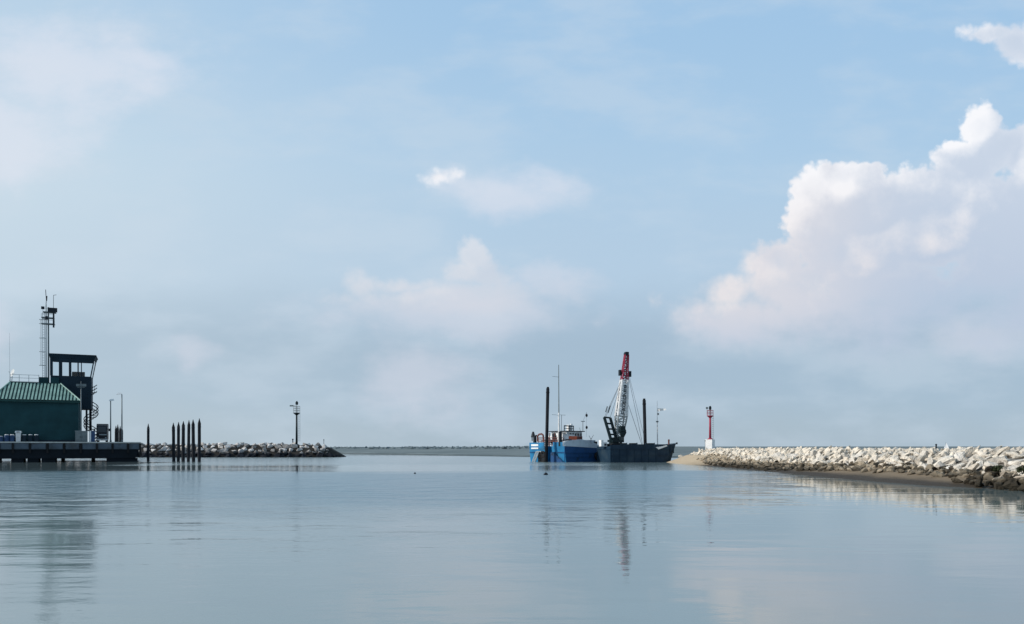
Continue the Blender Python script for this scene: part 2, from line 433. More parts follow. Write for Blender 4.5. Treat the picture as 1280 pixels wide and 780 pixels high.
# ------------------------------------------------------------------ water
def water_mat():
    m, nt, b = new_mat('harbour water'); X.nt = nt
    geo = nt.nodes.new('ShaderNodeNewGeometry'); pos = X(geo.outputs['Position'])
    sep = nt.nodes.new('ShaderNodeSeparateXYZ'); nt.links.new(pos.k, sep.inputs[0])
    px, py = X(sep.outputs[0]), X(sep.outputs[1])
    big = noise(vmath('MULTIPLY', pos, (.5, 1., 1.)), .07, 3, .5)
    mid = noise(vmath('MULTIPLY', pos, (.35, 1., 1.)), .35, 4, .55)
    # breeze patch between the quay and the near water; its right edge runs towards the beach
    yy = py + (big - .5) * 22. + (mid - .5) * 9.
    edge = px - (py - 25.) * .36 - 5. + (mid - .5) * 8. + (big - .5) * 6.
    breeze = smooth(yy, 15., 40.) * smooth(yy, 78., 66.) * smooth(edge, 3., -3.)
    breeze2 = smooth(py + (mid - .5) * 14. + (big - .5) * 10., 92., 106.) * smooth(px, 16., 8.) * smooth(py, 260., 190.) * X.math('MAXIMUM', smooth(px, -53., -46.), smooth(py, 121., 127.))
    gentle = smooth(mid + (big - .5), .42, .7)
    r1 = noise(vmath('MULTIPLY', pos, (.55, 1., 1.)), .6, 4, .55)
    r2 = noise(vmath('MULTIPLY', pos, (.6, 1., 1.)), 4.5, 4, .6)
    r3 = noise(vmath('MULTIPLY', pos, (.25, 1., 1.)), .9, 2, .4)
    h = r3 * (.009 + gentle * .014) + r2 * (gentle * .0030 + .0012) + (r1 * .30 + r2 * .02) * breeze + (r1 * .22 + r2 * .012) * breeze2 + (r1 * .035 + r2 * .004) * smooth(px, -10., 0.) * smooth(edge, 3., -4.) * smooth(py, 8., 20.)
    bp = nt.nodes.new('ShaderNodeBump'); bp.inputs['Strength'].default_value = 1.; bp.inputs['Distance'].default_value = 1.
    nt.links.new(h.k, bp.inputs['Height']); nt.links.new(bp.outputs[0], b.inputs['Normal'])
    c = mixc(breeze, (.165, .222, .228), (.062, .145, .185))  # rippled patch's bluer sky reflection put into the base colour
    c = mixc(smooth(py, 180., 900.), c, (.42, .47, .52))  # haze over the far water put into a paler base colour
    nt.links.new(c.k, b.inputs['Base Color'])
    rg = breeze * .12 + breeze2 * .10 + smooth(edge, 2., -6.) * smooth(px, -22., -8.) * .075 + .03
    nt.links.new(rg.k, b.inputs['Roughness']); b.inputs['IOR'].default_value = 1.85
    return m
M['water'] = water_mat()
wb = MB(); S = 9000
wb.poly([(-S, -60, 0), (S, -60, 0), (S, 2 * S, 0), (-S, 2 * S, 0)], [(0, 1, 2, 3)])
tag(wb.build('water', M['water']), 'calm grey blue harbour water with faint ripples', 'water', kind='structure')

# ------------------------------------------------------------------ far shore
def far_shore():
    me = MB(); xs = [(-420 + i * 12) for i in range(90)]
    def front(x):   # waterline: from px 430 at 333 m to px 660 at 190 m and on behind the boats
        k = max(0., min(1., (x + 75) / 85.)); base = 335 - 150 * k
        return base + 6 * mnoise.noise((x * .04, 3, 0)) - max(0, x - 30) * .05
    rows = [(0, -.15), (1.5, .35), (10, .55), (40, .6), (100, 1.3), (260, 3.3), (420, 2.8)]
    pts = []; fs = []
    for x in xs:
        for (dy, z) in rows:
            zz = z + .12 * mnoise.noise((x * .05, dy * .05, 1)) * (z > 0)
            pts.append((x * (1 + dy / 500), front(x) + dy, zz))
    n = len(rows)
    for i in range(len(xs) - 1):
        for j in range(n - 1): fs.append((i * n + j, (i + 1) * n + j, (i + 1) * n + j + 1, i * n + j + 1))
    me.poly(pts, fs)
    m, nt, b = new_mat('hazy marsh'); X.nt = nt
    geo = nt.nodes.new('ShaderNodeNewGeometry'); pos = X(geo.outputs['Position'])
    nn = noise(vmath('MULTIPLY', pos, (.15, 1., 8.)), .12, 5, .6)
    sp = nt.nodes.new('ShaderNodeSeparateXYZ'); nt.links.new(pos.k, sp.inputs[0])
    c = mixc(smooth(nn, .4, .62), (.07, .10, .108), (.165, .20, .205))  # marsh tones with the distance haze mixed into them
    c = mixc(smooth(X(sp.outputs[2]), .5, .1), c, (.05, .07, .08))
    nt.links.new(c.k, b.inputs['Base Color']); b.inputs['Roughness'].default_value = .95
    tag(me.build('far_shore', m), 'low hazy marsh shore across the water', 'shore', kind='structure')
    # bushes and trees beyond, one mass
    wd = MB(); rnd = random.Random(5)
    for i in range(2400):
        x = rnd.uniform(-420, 62); d = rnd.uniform(120, 300)
        k = .5 + .5 * mnoise.noise((x * .02, 7, 0)); r = rnd.uniform(.45, .95) * (.6 + .7 * k) * (1. if rnd.random() > .02 else 1.5)
        c = Vector((x, front(x * .8) + d, 2.3 + r * .4)); base = []
        for q in range(6):
            A = q * pi / 3 + rnd.random(); base.append(c + Vector((r * 1.6 * cos(A), r * sin(A), rnd.uniform(-.9, .0) * r)))
        up = [c + Vector((rnd.uniform(-.9, .9) * r, rnd.uniform(-.5, .5) * r, rnd.uniform(.4, 1.) * r)) for q in range(3)]
        wd.poly(base + up, [(0, 1, 6), (1, 2, 6), (2, 7, 6), (2, 3, 7), (3, 4, 7), (4, 8, 7), (4, 5, 8), (5, 0, 8), (0, 6, 8), (6, 7, 8)])
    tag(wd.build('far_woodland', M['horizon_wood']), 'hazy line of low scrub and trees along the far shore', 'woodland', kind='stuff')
far_shore()

# ------------------------------------------------------------------ rocks
def rock_mesh(name, seed, ax, m, n=13, cuts=1, jit=.05, sink=0):
    rnd = random.Random(seed); bm = bmesh.new()
    for i in range(n):
        v = Vector((rnd.gauss(0, 1), rnd.gauss(0, 1), rnd.gauss(0, 1))).normalized() * rnd.uniform(.82, 1.08)
        bm.verts.new((v.x * ax[0], v.y * ax[1], v.z * ax[2]))
    r = bmesh.ops.convex_hull(bm, input=bm.verts)
    bmesh.ops.delete(bm, geom=list({g for g in r['geom_interior'] + r['geom_unused'] if isinstance(g, bmesh.types.BMVert)}), context='VERTS')
    bmesh.ops.dissolve_limit(bm, angle_limit=R(16), verts=bm.verts, edges=bm.edges)
    bmesh.ops.bevel(bm, geom=bm.edges[:], offset=.05, segments=1, affect='EDGES', profile=.6, clamp_overlap=True)
    bmesh.ops.triangulate(bm, faces=bm.faces)
    for v in bm.verts:
        v.co += Vector((rnd.uniform(-1, 1), rnd.uniform(-1, 1), rnd.uniform(-1, 1))) * jit
    bmesh.ops.recalc_face_normals(bm, faces=bm.faces)
    me = bpy.data.meshes.new(name); bm.to_mesh(me); bm.free(); me.materials.append(m)
    return me

def place_rocks(spots, meshes, name, label, cat, group, limit, rest_name, rest_label, rest_group=None):
    """the spots nearest the camera become objects, the far rest one object"""
    spots = sorted(spots, key=lambda s: (s[0] ** 2 + s[1] ** 2) / (s[6] ** 2))
    rest = bmesh.new(); nrest = 0
    for i, (x, y, z, rx, ry, rz, sc, mi) in enumerate(spots):
        me = meshes[mi % len(meshes)]
        mtx = Matrix.Translation((x, y, z)) @ Euler((rx, ry, rz)).to_matrix().to_4x4() @ Matrix.Diagonal((sc, sc, sc, 1))
        if i < limit:
            o = bpy.data.objects.new(name, me); col.objects.link(o)
            o.location = (x, y, z); o.rotation_euler = (rx, ry, rz); o.scale = (sc, sc, sc)
            tag(o, label, cat, group)
        else:
            tmp = me.copy(); tmp.transform(mtx); rest.from_mesh(tmp); bpy.data.meshes.remove(tmp); nrest += 1
    if nrest:
        me = bpy.data.meshes.new(rest_name); rest.to_mesh(me); me.materials.append(meshes[0].materials[0])
        o = bpy.data.objects.new(rest_name, me); col.objects.link(o)
        tag(o, rest_label, cat, kind='stuff')
    rest.free()
    return len(spots), nrest

# --- right breakwater: sand, mound, pale blocks above, dark weedy stones below
def shore_x(y):
    T = [(20, 25.2), (38.5, 24.4), (40, 24.1), (43.5, 22.4), (55, 21.9), (71, 22.5), (90, 22.6), (103, 22.4), (112, 22.3), (118, 22.7), (122, 23.9), (126, 26.4), (130, 30.5), (134, 40)]
    for (a, xa), (b, xb) in zip(T, T[1:]):
        if y <= b: return xa + (xb - xa) * max(0, (y - a) / (b - a))
    return 40.
def sand_z(x, y):
    s = x - shore_x(y) + .25 * mnoise.noise((y * .25, 2, 0)) + .1 * mnoise.noise((y * .9, x, 0))
    if y > 116: s = min(s, (131 - y) * .9)
    g_ = .155 + .17 * max(0., min(1., (y - 88) / 20.))
    z = .25 * s if s < 0 else min(1.12, g_ * s + .01 * s * s)
    if x > 33: z = min(z, 1.1 - (x - 33) * .3)
    return max(z, -.8) + .03 * mnoise.noise((x * .8, y * .5, 4))
def build_sand():
    mb = MB(); xs = [19 + i * .4 for i in range(56)]; ys = [18 + j * .8 for j in range(150)]
    pts = [(x, y, sand_z(x, y)) for y in ys for x in xs]; n = len(xs)
    mb.poly(pts, [(j * n + i, j * n + i + 1, (j + 1) * n + i + 1, (j + 1) * n + i) for j in range(len(ys) - 1) for i in range(n - 1)])
    m, nt, b = new_mat('beach sand'); X.nt = nt
    geo = nt.nodes.new('ShaderNodeNewGeometry'); pos = X(geo.outputs['Position'])
    sp = nt.nodes.new('ShaderNodeSeparateXYZ'); nt.links.new(pos.k, sp.inputs[0])
    z = X(sp.outputs[2]); yv = X(sp.outputs[1])
    n1 = noise(vmath('MULTIPLY', pos, (1., .3, 1.)), .9, 6, .6)
    n2 = noise(pos, 7., 5, .7)
    far = smooth(yv, 86., 108.)
    wet = smooth(z + (n1 - .5) * .26 + far * .5, .10, .40)
    dry = mixc(n1, (.40, .315, .215), (.52, .42, .30))
    dry2 = mixc(far, (.20, .155, .108), dry)
    c = mixc(wet, (.048, .038, .028), dry2)
    c = mixc(smooth(n2, .58, .72) * .5, c, (.10, .085, .06))
    nt.links.new(c.k, b.inputs['Base Color'])
    b.inputs['Specular IOR Level'].default_value = .12; rg = wet * .25 + .7; nt.links.new(rg.k, b.inputs['Roughness'])
    bp = nt.nodes.new('ShaderNodeBump'); bp.inputs['Strength'].default_value = .5; bp.inputs['Distance'].default_value = .06
    nt.links.new(n2.k, bp.inputs['Height']); nt.links.new(bp.outputs[0], b.inputs['Normal'])
    tag(mb.build('sand_beach', m, smooth=True), 'narrow strip of brown sand along the breakwater', 'beach', kind='structure')
build_sand()

def build_mound():
    mb = MB(); prof = [(25.2, .1), (26.1, .72), (28.9, 1.65), (31.6, 1.72), (36, -1)]
    ys = [18 + i * 4 for i in range(27)] + [124, 127]
    pts = []
    for y in ys:
        k = 1. if y <= 122 else (.8 if y == 124 else .25)
        cx = 30
        for x, z in prof: pts.append((cx + (x - cx) * (k ** .6 if x < cx else 1), y, -.3 + (z + .3) * k))
    n = len(prof)
    mb.poly(pts, [(j * n + i, j * n + i + 1, (j + 1) * n + i + 1, (j + 1) * n + i) for j in range(len(ys) - 1) for i in range(n - 1)] + [tuple((len(ys) - 1) * n + i for i in range(n))])
    tag(mb.build('breakwater_mound', M['dry_mound']), 'rubble core under the breakwater stones', 'mound', kind='structure')
build_mound()

pale = [rock_mesh('armour_stone', 100 + i, a, M['pale_stone']) for i, a in enumerate([(1.2, .65, .5), (1.4, .6, .5), (1.05, .8, .6), (1.5, .55, .48), (1.2, .8, .45), (1., .7, .65), (1.35, .7, .42), (1.2, .6, .55)])]
dark = [rock_mesh('shore_stone', 200 + i, a, M['shore_stone'], n=12) for i, a in enumerate([(1, .75, .6), (1.2, .7, .5), (.95, .85, .6), (1.35, .6, .45), (1, .9, .5), (.9, .7, .7)])]
rnd = random.Random(11); sp = []
y = 30.5
while y < 125:
    head = max(0., (y - 117) / 10)
    for k in range(8):
        xx = 26.1 + k * .58 + rnd.uniform(-.25, .25) + head * (7 - k) * .32
        zz = [.84, 1.09, 1.33, 1.56, 1.75, 1.86, 1.90, 1.87][k] + rnd.uniform(-.10, .10) - head * .45
        sc = rnd.uniform(.28, .50) if rnd.random() > .14 else rnd.uniform(.55, .72)
        if k >= 4 and sc > .46: sc = .46
        sp.append((xx, y + rnd.uniform(-.4, .4), zz - sc * .22, rnd.uniform(-.6, .6), -.55 + rnd.uniform(-.5, .45), rnd.gauss(0., .8) + (pi if rnd.random() < .15 else 0), sc, rnd.randrange(8)))
    y += rnd.uniform(.62, .85)
for i in range(34):   # rounded head at the tip
    A = rnd.uniform(.1, pi * .95); rr = rnd.uniform(.5, 3.4)
    sp.append((30.2 - rr * cos(A) * 1.15, 124 + rr * sin(A), 1.7 - rr * .32, rnd.uniform(-.6, .6), rnd.uniform(-.6, .6), rnd.uniform(0, 6.28), rnd.uniform(.45, .75), rnd.randrange(8)))
print('pale', place_rocks(sp, pale, 'armour_stone', 'pale limestone block piled on the upper slope of the right breakwater', 'stone', 'pale blocks of the right breakwater', 300,
    'armour_stones_beyond', 'smaller looking pale limestone blocks at the far end of the right breakwater'))
sp = []; y = 30.
while y < 105:
    reach = 2.2 if y < 43 else (1.35 if y < 52 else min(2.9, 1.35 + (y - 52) * .08))
    nk = 5 if y < 52 else 6
    for k in range(nk):
        if rnd.random() < .10: continue
        xx = 26.05 - k * reach / (nk - 1) + rnd.uniform(-.2, .2)
        if y > 92: xx += (y - 92) * .10
        sc = rnd.uniform(.20, .40) * (1.25 if y < 44 else 1.1)
        sp.append((xx, y + rnd.uniform(-.5, .5), max(.76 - k * .13, sand_z(xx, y) + .08) - sc * .1 + rnd.uniform(-.05, .08), rnd.uniform(-.5, .5), rnd.uniform(-.5, .5), rnd.uniform(0, 6.28), sc, rnd.randrange(6)))
    y += rnd.uniform(.65, .9) if y > 44 else .62
print('dark', place_rocks(sp, dark, 'shore_stone', 'dark weedy stone at the foot of the right breakwater above the sand', 'stone', 'dark stones along the sand', 290,
    'shore_stones_beyond', 'small dark stones along the far end of the sand'))
F0 = Frame(640, 100, 0)
# driftwood and weeds where the stones reach the water
for i, (x, yy, ln, a, b_) in enumerate([(24.9, 40.6, 1.5, .5, .22), (25.2, 39.9, 1.7, -.5, .3)]):
    mb = MB(); z0 = max(sand_z(x, yy), .1) + .12
    pts = [Vector((x + cos(a) * ln * (t - .5), yy + sin(a) * ln * (t - .5) + .06 * sin(5 * t), z0 + b_ * t + .12)) for t in (0, .35, .7, 1)]
    for j in range(3): mb.bar(pts[j], pts[j + 1], .10 - .018 * j, .10 - .018 * (j + 1), n=7)
    mb.bar(pts[1], pts[1] + Vector((.15, -.25, .35)), .045, .02, n=6)
    o = mb.build('driftwood', M['drift'], None, pts[1]); o.location = pts[1]
    tag(o, ['bleached driftwood branch, left of the two among the lower stones', 'bleached driftwood branch, right of the two among the lower stones'][i], 'driftwood')
def weed(x, y, z, r, label):
    mb = MB(); rr = random.Random(int(x * 100 + y))
    for i in range(170):
        A = rr.uniform(0, 6.28); q = rr.random() ** .5 * r; h = rr.uniform(.1, 1.) * r * 1.3 * (1 - .5 * q / r)
        c = Vector((x + q * cos(A), y + q * sin(A), z + h)); s_ = rr.uniform(.03, .07)
        d1 = Vector((rr.gauss(0, 1), rr.gauss(0, 1), rr.gauss(0, 1))).normalized() * s_ * 1.8; d2 = Vector((rr.gauss(0, 1), rr.gauss(0, 1), rr.gauss(0, 1))).normalized() * s_
        mb.poly([c - d1, c + d2, c + d1, c - d2], [(0, 1, 2, 3)])
    for i in range(6):
        A = i * 1.05; mb.bar((x, y, z - .25), (x + r * .6 * cos(A), y + r * .6 * sin(A), z + r), .015, .008, n=4)
    o = mb.build('weed_clump', M['leaf'], None, (x, y, z)); o.location = (x, y, z)
    tag(o, label, 'plant', 'weeds on the stones')
weed(25.9, 42.6, .80, .30, 'low green weed clump between the pale blocks and the sand, left one')
weed(25.7, 40.2, .82, .32, 'low green weed clump nearest the right edge of the photo')

# --- left breakwater
def build_left_mound():
    mb = MB(); xs = [-125, -100, -80, -60, -48, -45, -42.5, -40.8]; hs = [1, 1, 1, 1, 1, .8, .4, .05]
    prof = [(190, -.4), (192, .9), (195.2, 2.9), (199, 2.9), (204, -.4)]
    pts = []
    for x, k in zip(xs, hs):
        for yy, z in prof: pts.append((x, 197 + (yy - 197) * (.5 + .5 * k), -.4 + (z + .4) * k))
    n = len(prof)
    mb.poly(pts, [(j * n + i, j * n + i + 1, (j + 1) * n + i + 1, (j + 1) * n + i) for j in range(len(xs) - 1) for i in range(n - 1)])
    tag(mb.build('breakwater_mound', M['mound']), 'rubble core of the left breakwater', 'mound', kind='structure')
build_left_mound()
grey = [rock_mesh('boulder', 300 + i, a, M['grey_stone'], n=12) for i, a in enumerate([(1, .75, .65), (1.2, .8, .6), (.95, .85, .75), (1.35, .7, .6), (1, .9, .6), (.9, .75, .8)])]
sp = []; x = -122.
while x < -41:
    k0 = 1. if x < -47 else max(.05, (-41 - x) / 6.)
    for k, (yy, zz) in enumerate([(190.4, .15), (191.7, .95), (193.1, 1.75), (194.6, 2.5), (196.3, 2.95), (198.3, 2.95)]):
        if k0 < 1 and zz > 3.1 * k0 + .2: continue
        sc = rnd.uniform(.85, 1.3) if rnd.random() > .15 else rnd.uniform(1.3, 1.65)
        if k >= 4: sc = min(sc, 1.0)
        if k0 < .5: sc = min(sc, .8)
        sp.append((x + rnd.uniform(-.6, .6), yy + (1 - k0) * 4 + rnd.uniform(-.3, .3), zz * (k0 ** .3) - sc * .15 + rnd.uniform(-.15, .2), rnd.uniform(-.7, .7), rnd.uniform(-.7, .7), rnd.uniform(0, 6.28), sc, rnd.randrange(6)))
    x += rnd.uniform(1.35, 1.9)
print('grey', place_rocks(sp, grey, 'boulder', 'grey boulder of the left breakwater, dark at its wet foot', 'boulder', 'boulders of the left breakwater', 300,
    'boulders_beyond', 'grey boulders of the left breakwater behind the quay'))

# ------------------------------------------------------------------ quay
Q = Frame(176, 124, R(25)); DZ = 3.05
def quay():
    th = Thing(Q, (0, 0, 0), 'quay', 'long concrete quay on piers with pale edge and slab fascia', 'quay')
    xl = Q.t(-40)                                 # runs out of the frame on the left
    mb = MB(); mb.bb(xl, -.25, .25, 26, DZ - .55, DZ - .18); th.part('deck', mb, M['concrete'])
    mb = MB(); mb.bb(xl, 0, 0, .9, DZ - .18, DZ); th.part('edge_beam', mb, M['concrete_light'])
    mb = MB(); mb.bb(xl, -.02, .9, 26, DZ - .178, DZ - .03); th.part('paving', mb, M['concrete'])
    mb = MB(); t1 = -.05
    mb.prism([(xl, .12, DZ - .56), (t1, .12, DZ - .56), (-.75, .12, .55), (xl, .12, .55)], (0, 1.2, 0))
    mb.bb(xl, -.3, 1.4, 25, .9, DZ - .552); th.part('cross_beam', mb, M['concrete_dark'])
    for a, b in [(-38, -20), (-19, -2), (0, 15), (17.5, 36), (39, 57.5), (61, 78.5), (82, 99), (103, 120), (122.5, 139.5), (142, 158.5), (161.5, 174.5)]:
        mb = MB(); x0, x1 = Q.t(a), Q.t(b)
        mb.bb(x0, x1, -.04, .119, DZ - 1.12, DZ - .25)
        mb.bb(x0 + .1, x1 - .1, -.08, -.041, DZ - 1.02, DZ - .34); th.part('fascia_slab', mb, M['panel'])
    for a in (-1, 16.2, 37.5, 59.2, 80.2, 101, 121.2, 140.7, 160, 175.2):
        mb = MB(); c = Q.t(a); mb.bb(c - .13, c + .13, -.14, .118, DZ - 1.7, DZ - .22); th.part('fender', mb, M['rubber'])
    for a, b in [(-36, -20), (13.5, 29), (34, 48), (51.5, 69), (133, 172)]:
        mb = MB(); x0, x1 = Q.t(a), Q.t(b)
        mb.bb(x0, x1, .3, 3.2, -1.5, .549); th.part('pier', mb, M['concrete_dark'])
    for i in range(5):
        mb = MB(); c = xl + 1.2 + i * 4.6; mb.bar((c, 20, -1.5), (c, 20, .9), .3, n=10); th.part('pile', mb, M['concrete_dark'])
quay()

# building + control tower -------------------------------------------------
D0 = 3.2       # setback of the front wall
def building():
    base = Q.P(44, 551, D0); base.z = DZ - .03; zb = base.z
    th = Thing(Q, base, 'control_building', 'dark green harbour office with ribbed green hip roof and glazed control tower', 'building')
    P = lambda px, py, d=D0: Q.P(px, py, d)
    ez = P(50, 500.5).z
    # wall
    x0, x1 = Q.t(-10, D0), Q.t(98, D0); mb = MB()
    mb.bb(x0, x1, D0, D0 + 8, zb, ez - .25); wl = th.part('wall', mb, M['green_wall'])
    mb = MB(); mb.bb(x0 - .03, x1 + .03, D0 - .06, D0 + 8.03, zb - .001, zb + .35); th.part('plinth', mb, M['navy'])
    # ribbed roof, front slope and hips
    de = D0 - .35; dr = D0 + 4.
    e0, e1 = Q.t(-12.5, de), Q.t(100.5, de)
    rz = P(44, 479, dr).z; r0, r1 = Q.t(12.5, dr), Q.t(75.5, dr)
    mb = MB(); nrib = 25; w = (e1 - e0) / nrib
    def top(x):   # how far up the slope the sheet reaches at this x (hip cut)
        if x < r0: return (x - e0) / (r0 - e0)
        if x > r1: return (e1 - x) / (e1 - r1)
        return 1.
    def pt(x, k, up=0.): return Vector((x, de + (dr - de) * k, ez + (rz - ez) * k + up))
    for i in range(nrib):
        a = e0 + i * w; b = a + w * .52; c = a + w
        mb.mi = 0
        ka, kb = max(0, top(a)), max(0, top(b)); kc = max(0, top(c))
        mb.poly([pt(a, 0, .10), pt(b, 0, .10), pt(b, kb, .10), pt(a, ka, .10)], [(0, 1, 2, 3)])
        mb.poly([pt(b, 0, .10), pt(b, 0), pt(b, kb), pt(b, kb, .10)], [(0, 1, 2, 3)])
        mb.poly([pt(a, 0), pt(a, 0, .10), pt(a, ka, .10), pt(a, ka)], [(0, 1, 2, 3)])
        mb.mi = 1
        mb.poly([pt(b, 0), pt(c, 0), pt(c, kc), pt(b, kb)], [(0, 1, 2, 3)])
    db = dr + 4.35; mb.mi = 1
    mb.poly([(e0, de, ez - .01), (e0, db, ez - .01), (r0, dr, rz - .01)], [(0, 1, 2)])
    mb.poly([(e1, de, ez - .01), (e1, db, ez - .01), (r1, dr, rz - .01)], [(0, 1, 2)])
    mb.poly([(e0, db, ez - .01), (e1, db, ez - .01), (r1, dr, rz - .01), (r0, dr, rz - .01)], [(0, 1, 2, 3)])
    roof = th.part('roof', mb, [M['roof_light'], M['roof_dark']])
    for ea, ra in ((e1, r1), (e0, r0)):
        mb = MB(); mb.bar(pt(ea, 0, .1), pt(ra, 1, .1), .11, n=6); th.part('hip_cap', mb, M['roof_light'], roof)
    mb = MB(); mb.bb(e0, e1, de - .08, de + .14, ez - .28, ez - .03); mb.bb(r0, r1, dr - .12, dr + .12, rz - .02, rz + .14); th.part('gutter', mb, M['roof_dark'], roof)
    # tower
    dt = D0 + 4.6
    T = lambda px, py, d=dt: Q.P(px, py, d)
    a0, a1 = Q.t(63, dt), Q.t(114, dt)
    zc = T(88, 470).z; zt = T(88, 448).z; zo = T(105, 511).z; zr = T(88, 443.3).z
    dep = 5.2
    mb = MB(); mb.bb(a0, a1, dt, dt + dep, zo, zc)
    ac = Q.t(98.5, dt); mb.bb(a0, ac, dt, dt + dep, zb, zo - .002)
    tw = th.part('tower', mb, M['navy'])
    mb = MB()
    for px, d in ((108.2, dt + .25),):
        c = Q.t(px, d); mb.bb(c - .14, c + .14, d - .14, d + .14, zb, zo - .004)
    c = Q.t(112.5, dt + dep - .3); mb.bb(c - .12, c + .12, dt + dep - .42, dt + dep - .18, zb, zo - .004)
    th.part('column', mb, M['dark_steel'], tw)
    # glazed cab: sloping outward at the right; sill band, mullions, roof
    aT = Q.t(118.5, dt)
    mb = MB(); mb.hexa([(a0 - .1, dt - .1, zt), (aT, dt - .1, zt), (aT, dt + dep + .3, zt), (a0 - .1, dt + dep + .3, zt),
                        (a0 - .15, dt - .2, zr - .12), (aT + .15, dt - .2, zr - .12), (aT + .15, dt + dep + .4, zr - .12), (a0 - .15, dt + dep + .4, zr - .12)])
    mb.bb(a0 - .2, aT + .22, dt - .25, dt + dep + .45, zr - .119, zr + .06)
    th.part('roof_slab', mb, M['navy'], tw)
    zs = T(88, 470).z; zh = T(88, 453).z
    def lean(f, z): return f * (z - zc) / (zt - zc)
    dx = aT - a1
    def mull(pxa, pxb, d, outd):
        mb.hexa([Vector(p) for p in [(Q.t(pxa, dt), d, zc), (Q.t(pxb, dt), d, zc), (Q.t(pxb, dt), d + .22, zc), (Q.t(pxa, dt), d + .22, zc),
                                     (Q.t(pxa, dt), d + outd, zt), (Q.t(pxb, dt), d + outd, zt), (Q.t(pxb, dt), d + .22 + outd, zt), (Q.t(pxa, dt), d + .22 + outd, zt)]])
    frames = [(62.5, 66), (73.5, 77.8), (86, 89.2), (96.8, 98.4), (101.2, 102.3)]
    mb = MB()
    for d, od in ((dt, -.08), (dt + dep - .3, .25)):
        if d == dt:
            for a, b in frames: mull(a, b, d, od)
        # head band
        mb.bb(a0, aT - .1, d + od * .5, d + od * .5 + .2, zh if d == dt else zt - .18, zt)
        # right-hand corner post leaning outward
        mb.hexa([(a1 - .16, d, zc), (a1, d, zc), (a1, d + .22, zc), (a1 - .16, d + .22, zc), (aT - .18, d + od, zt), (aT - .02, d + od, zt), (aT - .02, d + od + .22, zt), (aT - .18, d + od + .22, zt)])
    th.part('window_frame', mb, M['navy'], tw)
    cuts = [66, 73.5, 77.8, 86, 89.2, 96.8, 98.4, 101.2, 102.3]
    for a, b in [(66, 73.5), (77.8, 86), (89.2, 96.8), (98.4, 101.2), (102.3, 113.6)]:
        mb = MB(); x_, y_ = Q.t(a, dt), Q.t(b, dt); top_y = y_ + (dx * .75 if b > 110 else 0)
        mb.poly([(x_, dt + .1, zc), (y_, dt + .1, zc), (top_y, dt + .04, zh), (x_, dt + .04, zh)], [(0, 1, 2, 3)])
        th.part('window', mb, M['glass'], tw)
    mb = MB(); mb.poly([(a1 - .05, dt + .22, zc), (a1 - .05, dt + dep - .3, zc), (aT - .08, dt + dep - .1, zt), (aT - .08, dt + .2, zt)], [(0, 1, 2, 3)]); th.part('window', mb, M['glass'], tw)
    # radar consoles and blind inside the cab
    for a, b in ((90, 97), (98.2, 106)):
        mb = MB(); x_, y_ = Q.t(a, dt + 1.2), Q.t(b, dt + 1.2); z1 = T(92, 464.3, dt + 1.2).z
        mb.hexa([(x_, dt + .9, zc), (y_, dt + .9, zc), (y_, dt + 1.7, zc), (x_, dt + 1.7, zc), (x_, dt + .9, z1 - .3), (y_, dt + .9, z1 - .3), (y_, dt + 1.6, z1), (x_, dt + 1.6, z1)])
        th.part('console', mb, M['dark_steel'], tw)
    # steps of the rear stair under the overhang
    # door-side box at the tower foot, left
    mb = MB(); x_, y_ = Q.t(63.5, dt - .4), Q.t(73.5, dt - .4); mb.bb(x_, y_, dt - .5, dt - .002, T(68, 479, dt).z, T(68, 472, dt).z); th.part('balcony_box', mb, M['green_wall'], tw)
    # spiral stair, two turns
    def helix(cx, d, z0, z1, turns, r, start, name):
        n = int(turns * 14); mb = MB()
        for i in range(n):
            A = start + turns * 2 * pi * i / n; zz = z0 + (z1 - z0) * i / n; dA = 2 * pi * turns / n
            pts = [(cx + rr * cos(B), d + rr * sin(B)) for B in (A, A + dA * .85) for rr in (.1, r)]
            mb.hexa([(pts[0][0], pts[0][1], zz), (pts[1][0], pts[1][1], zz), (pts[3][0], pts[3][1], zz), (pts[2][0], pts[2][1], zz)] + [(pts[0][0], pts[0][1], zz + .08), (pts[1][0], pts[1][1], zz + .08), (pts[3][0], pts[3][1], zz + .08), (pts[2][0], pts[2][1], zz + .08)])
        st = th.part(name, mb, M['dark_steel'])
        mb = MB()
        for hgt in (-.06, .5, 1.0):
            mb.tube([Vector((cx + r * cos(start + turns * 2 * pi * i / (n * 2)), d + r * sin(start + turns * 2 * pi * i / (n * 2)), z0 + hgt + (z1 - z0) * i / (n * 2))) for i in range(n * 2 + 1)], .07, n=5)
        for i in range(0, n, 2):
            A = start + turns * 2 * pi * i / n; zz = z0 + (z1 - z0) * i / n; mb.bar((cx + r * cos(A), d + r * sin(A), zz), (cx + r * cos(A), d + r * sin(A), zz + 1.), .03, n=5)
        th.part('handrail', mb, M['dark_steel'], st)
        mb = MB(); mb.bar((cx, d, z0), (cx, d, z1 + 1), .1, n=10); th.part('centre_pole', mb, M['dark_steel'], st)
    dsr = dt + 1.6; helix(Q.t(113.8, dsr), dsr, zb, T(113, 489, dsr).z, 2.1, 1.02, -1.2, 'spiral_stair')
    # rooftop rail
    drr = dr + .4; mb = MB(); xa, xb = Q.t(12.5, drr), Q.t(49, drr)
    for py in (468.5, 472.5, 477): 
        zz = Q.P(30, py, drr).z; mb.bar((xa, drr, zz), (xb, drr, zz), .03, n=5)
    for px in (12.8, 24, 36, 48.5): mb.bar((Q.t(px, drr), drr, rz), (Q.t(px, drr), drr, Q.P(px, 468.5, drr).z), .035, n=5)
    th.part('roof_railing', mb, M['galv'])
    mb = MB(); xa, xb = Q.t(48.5, drr), Q.t(60, drr); mb.bb(xa, xb, drr + .1, drr + 1.4, rz - .3, Q.P(53, 471.3, drr).z); th.part('roof_hatch', mb, M['green_wall'])
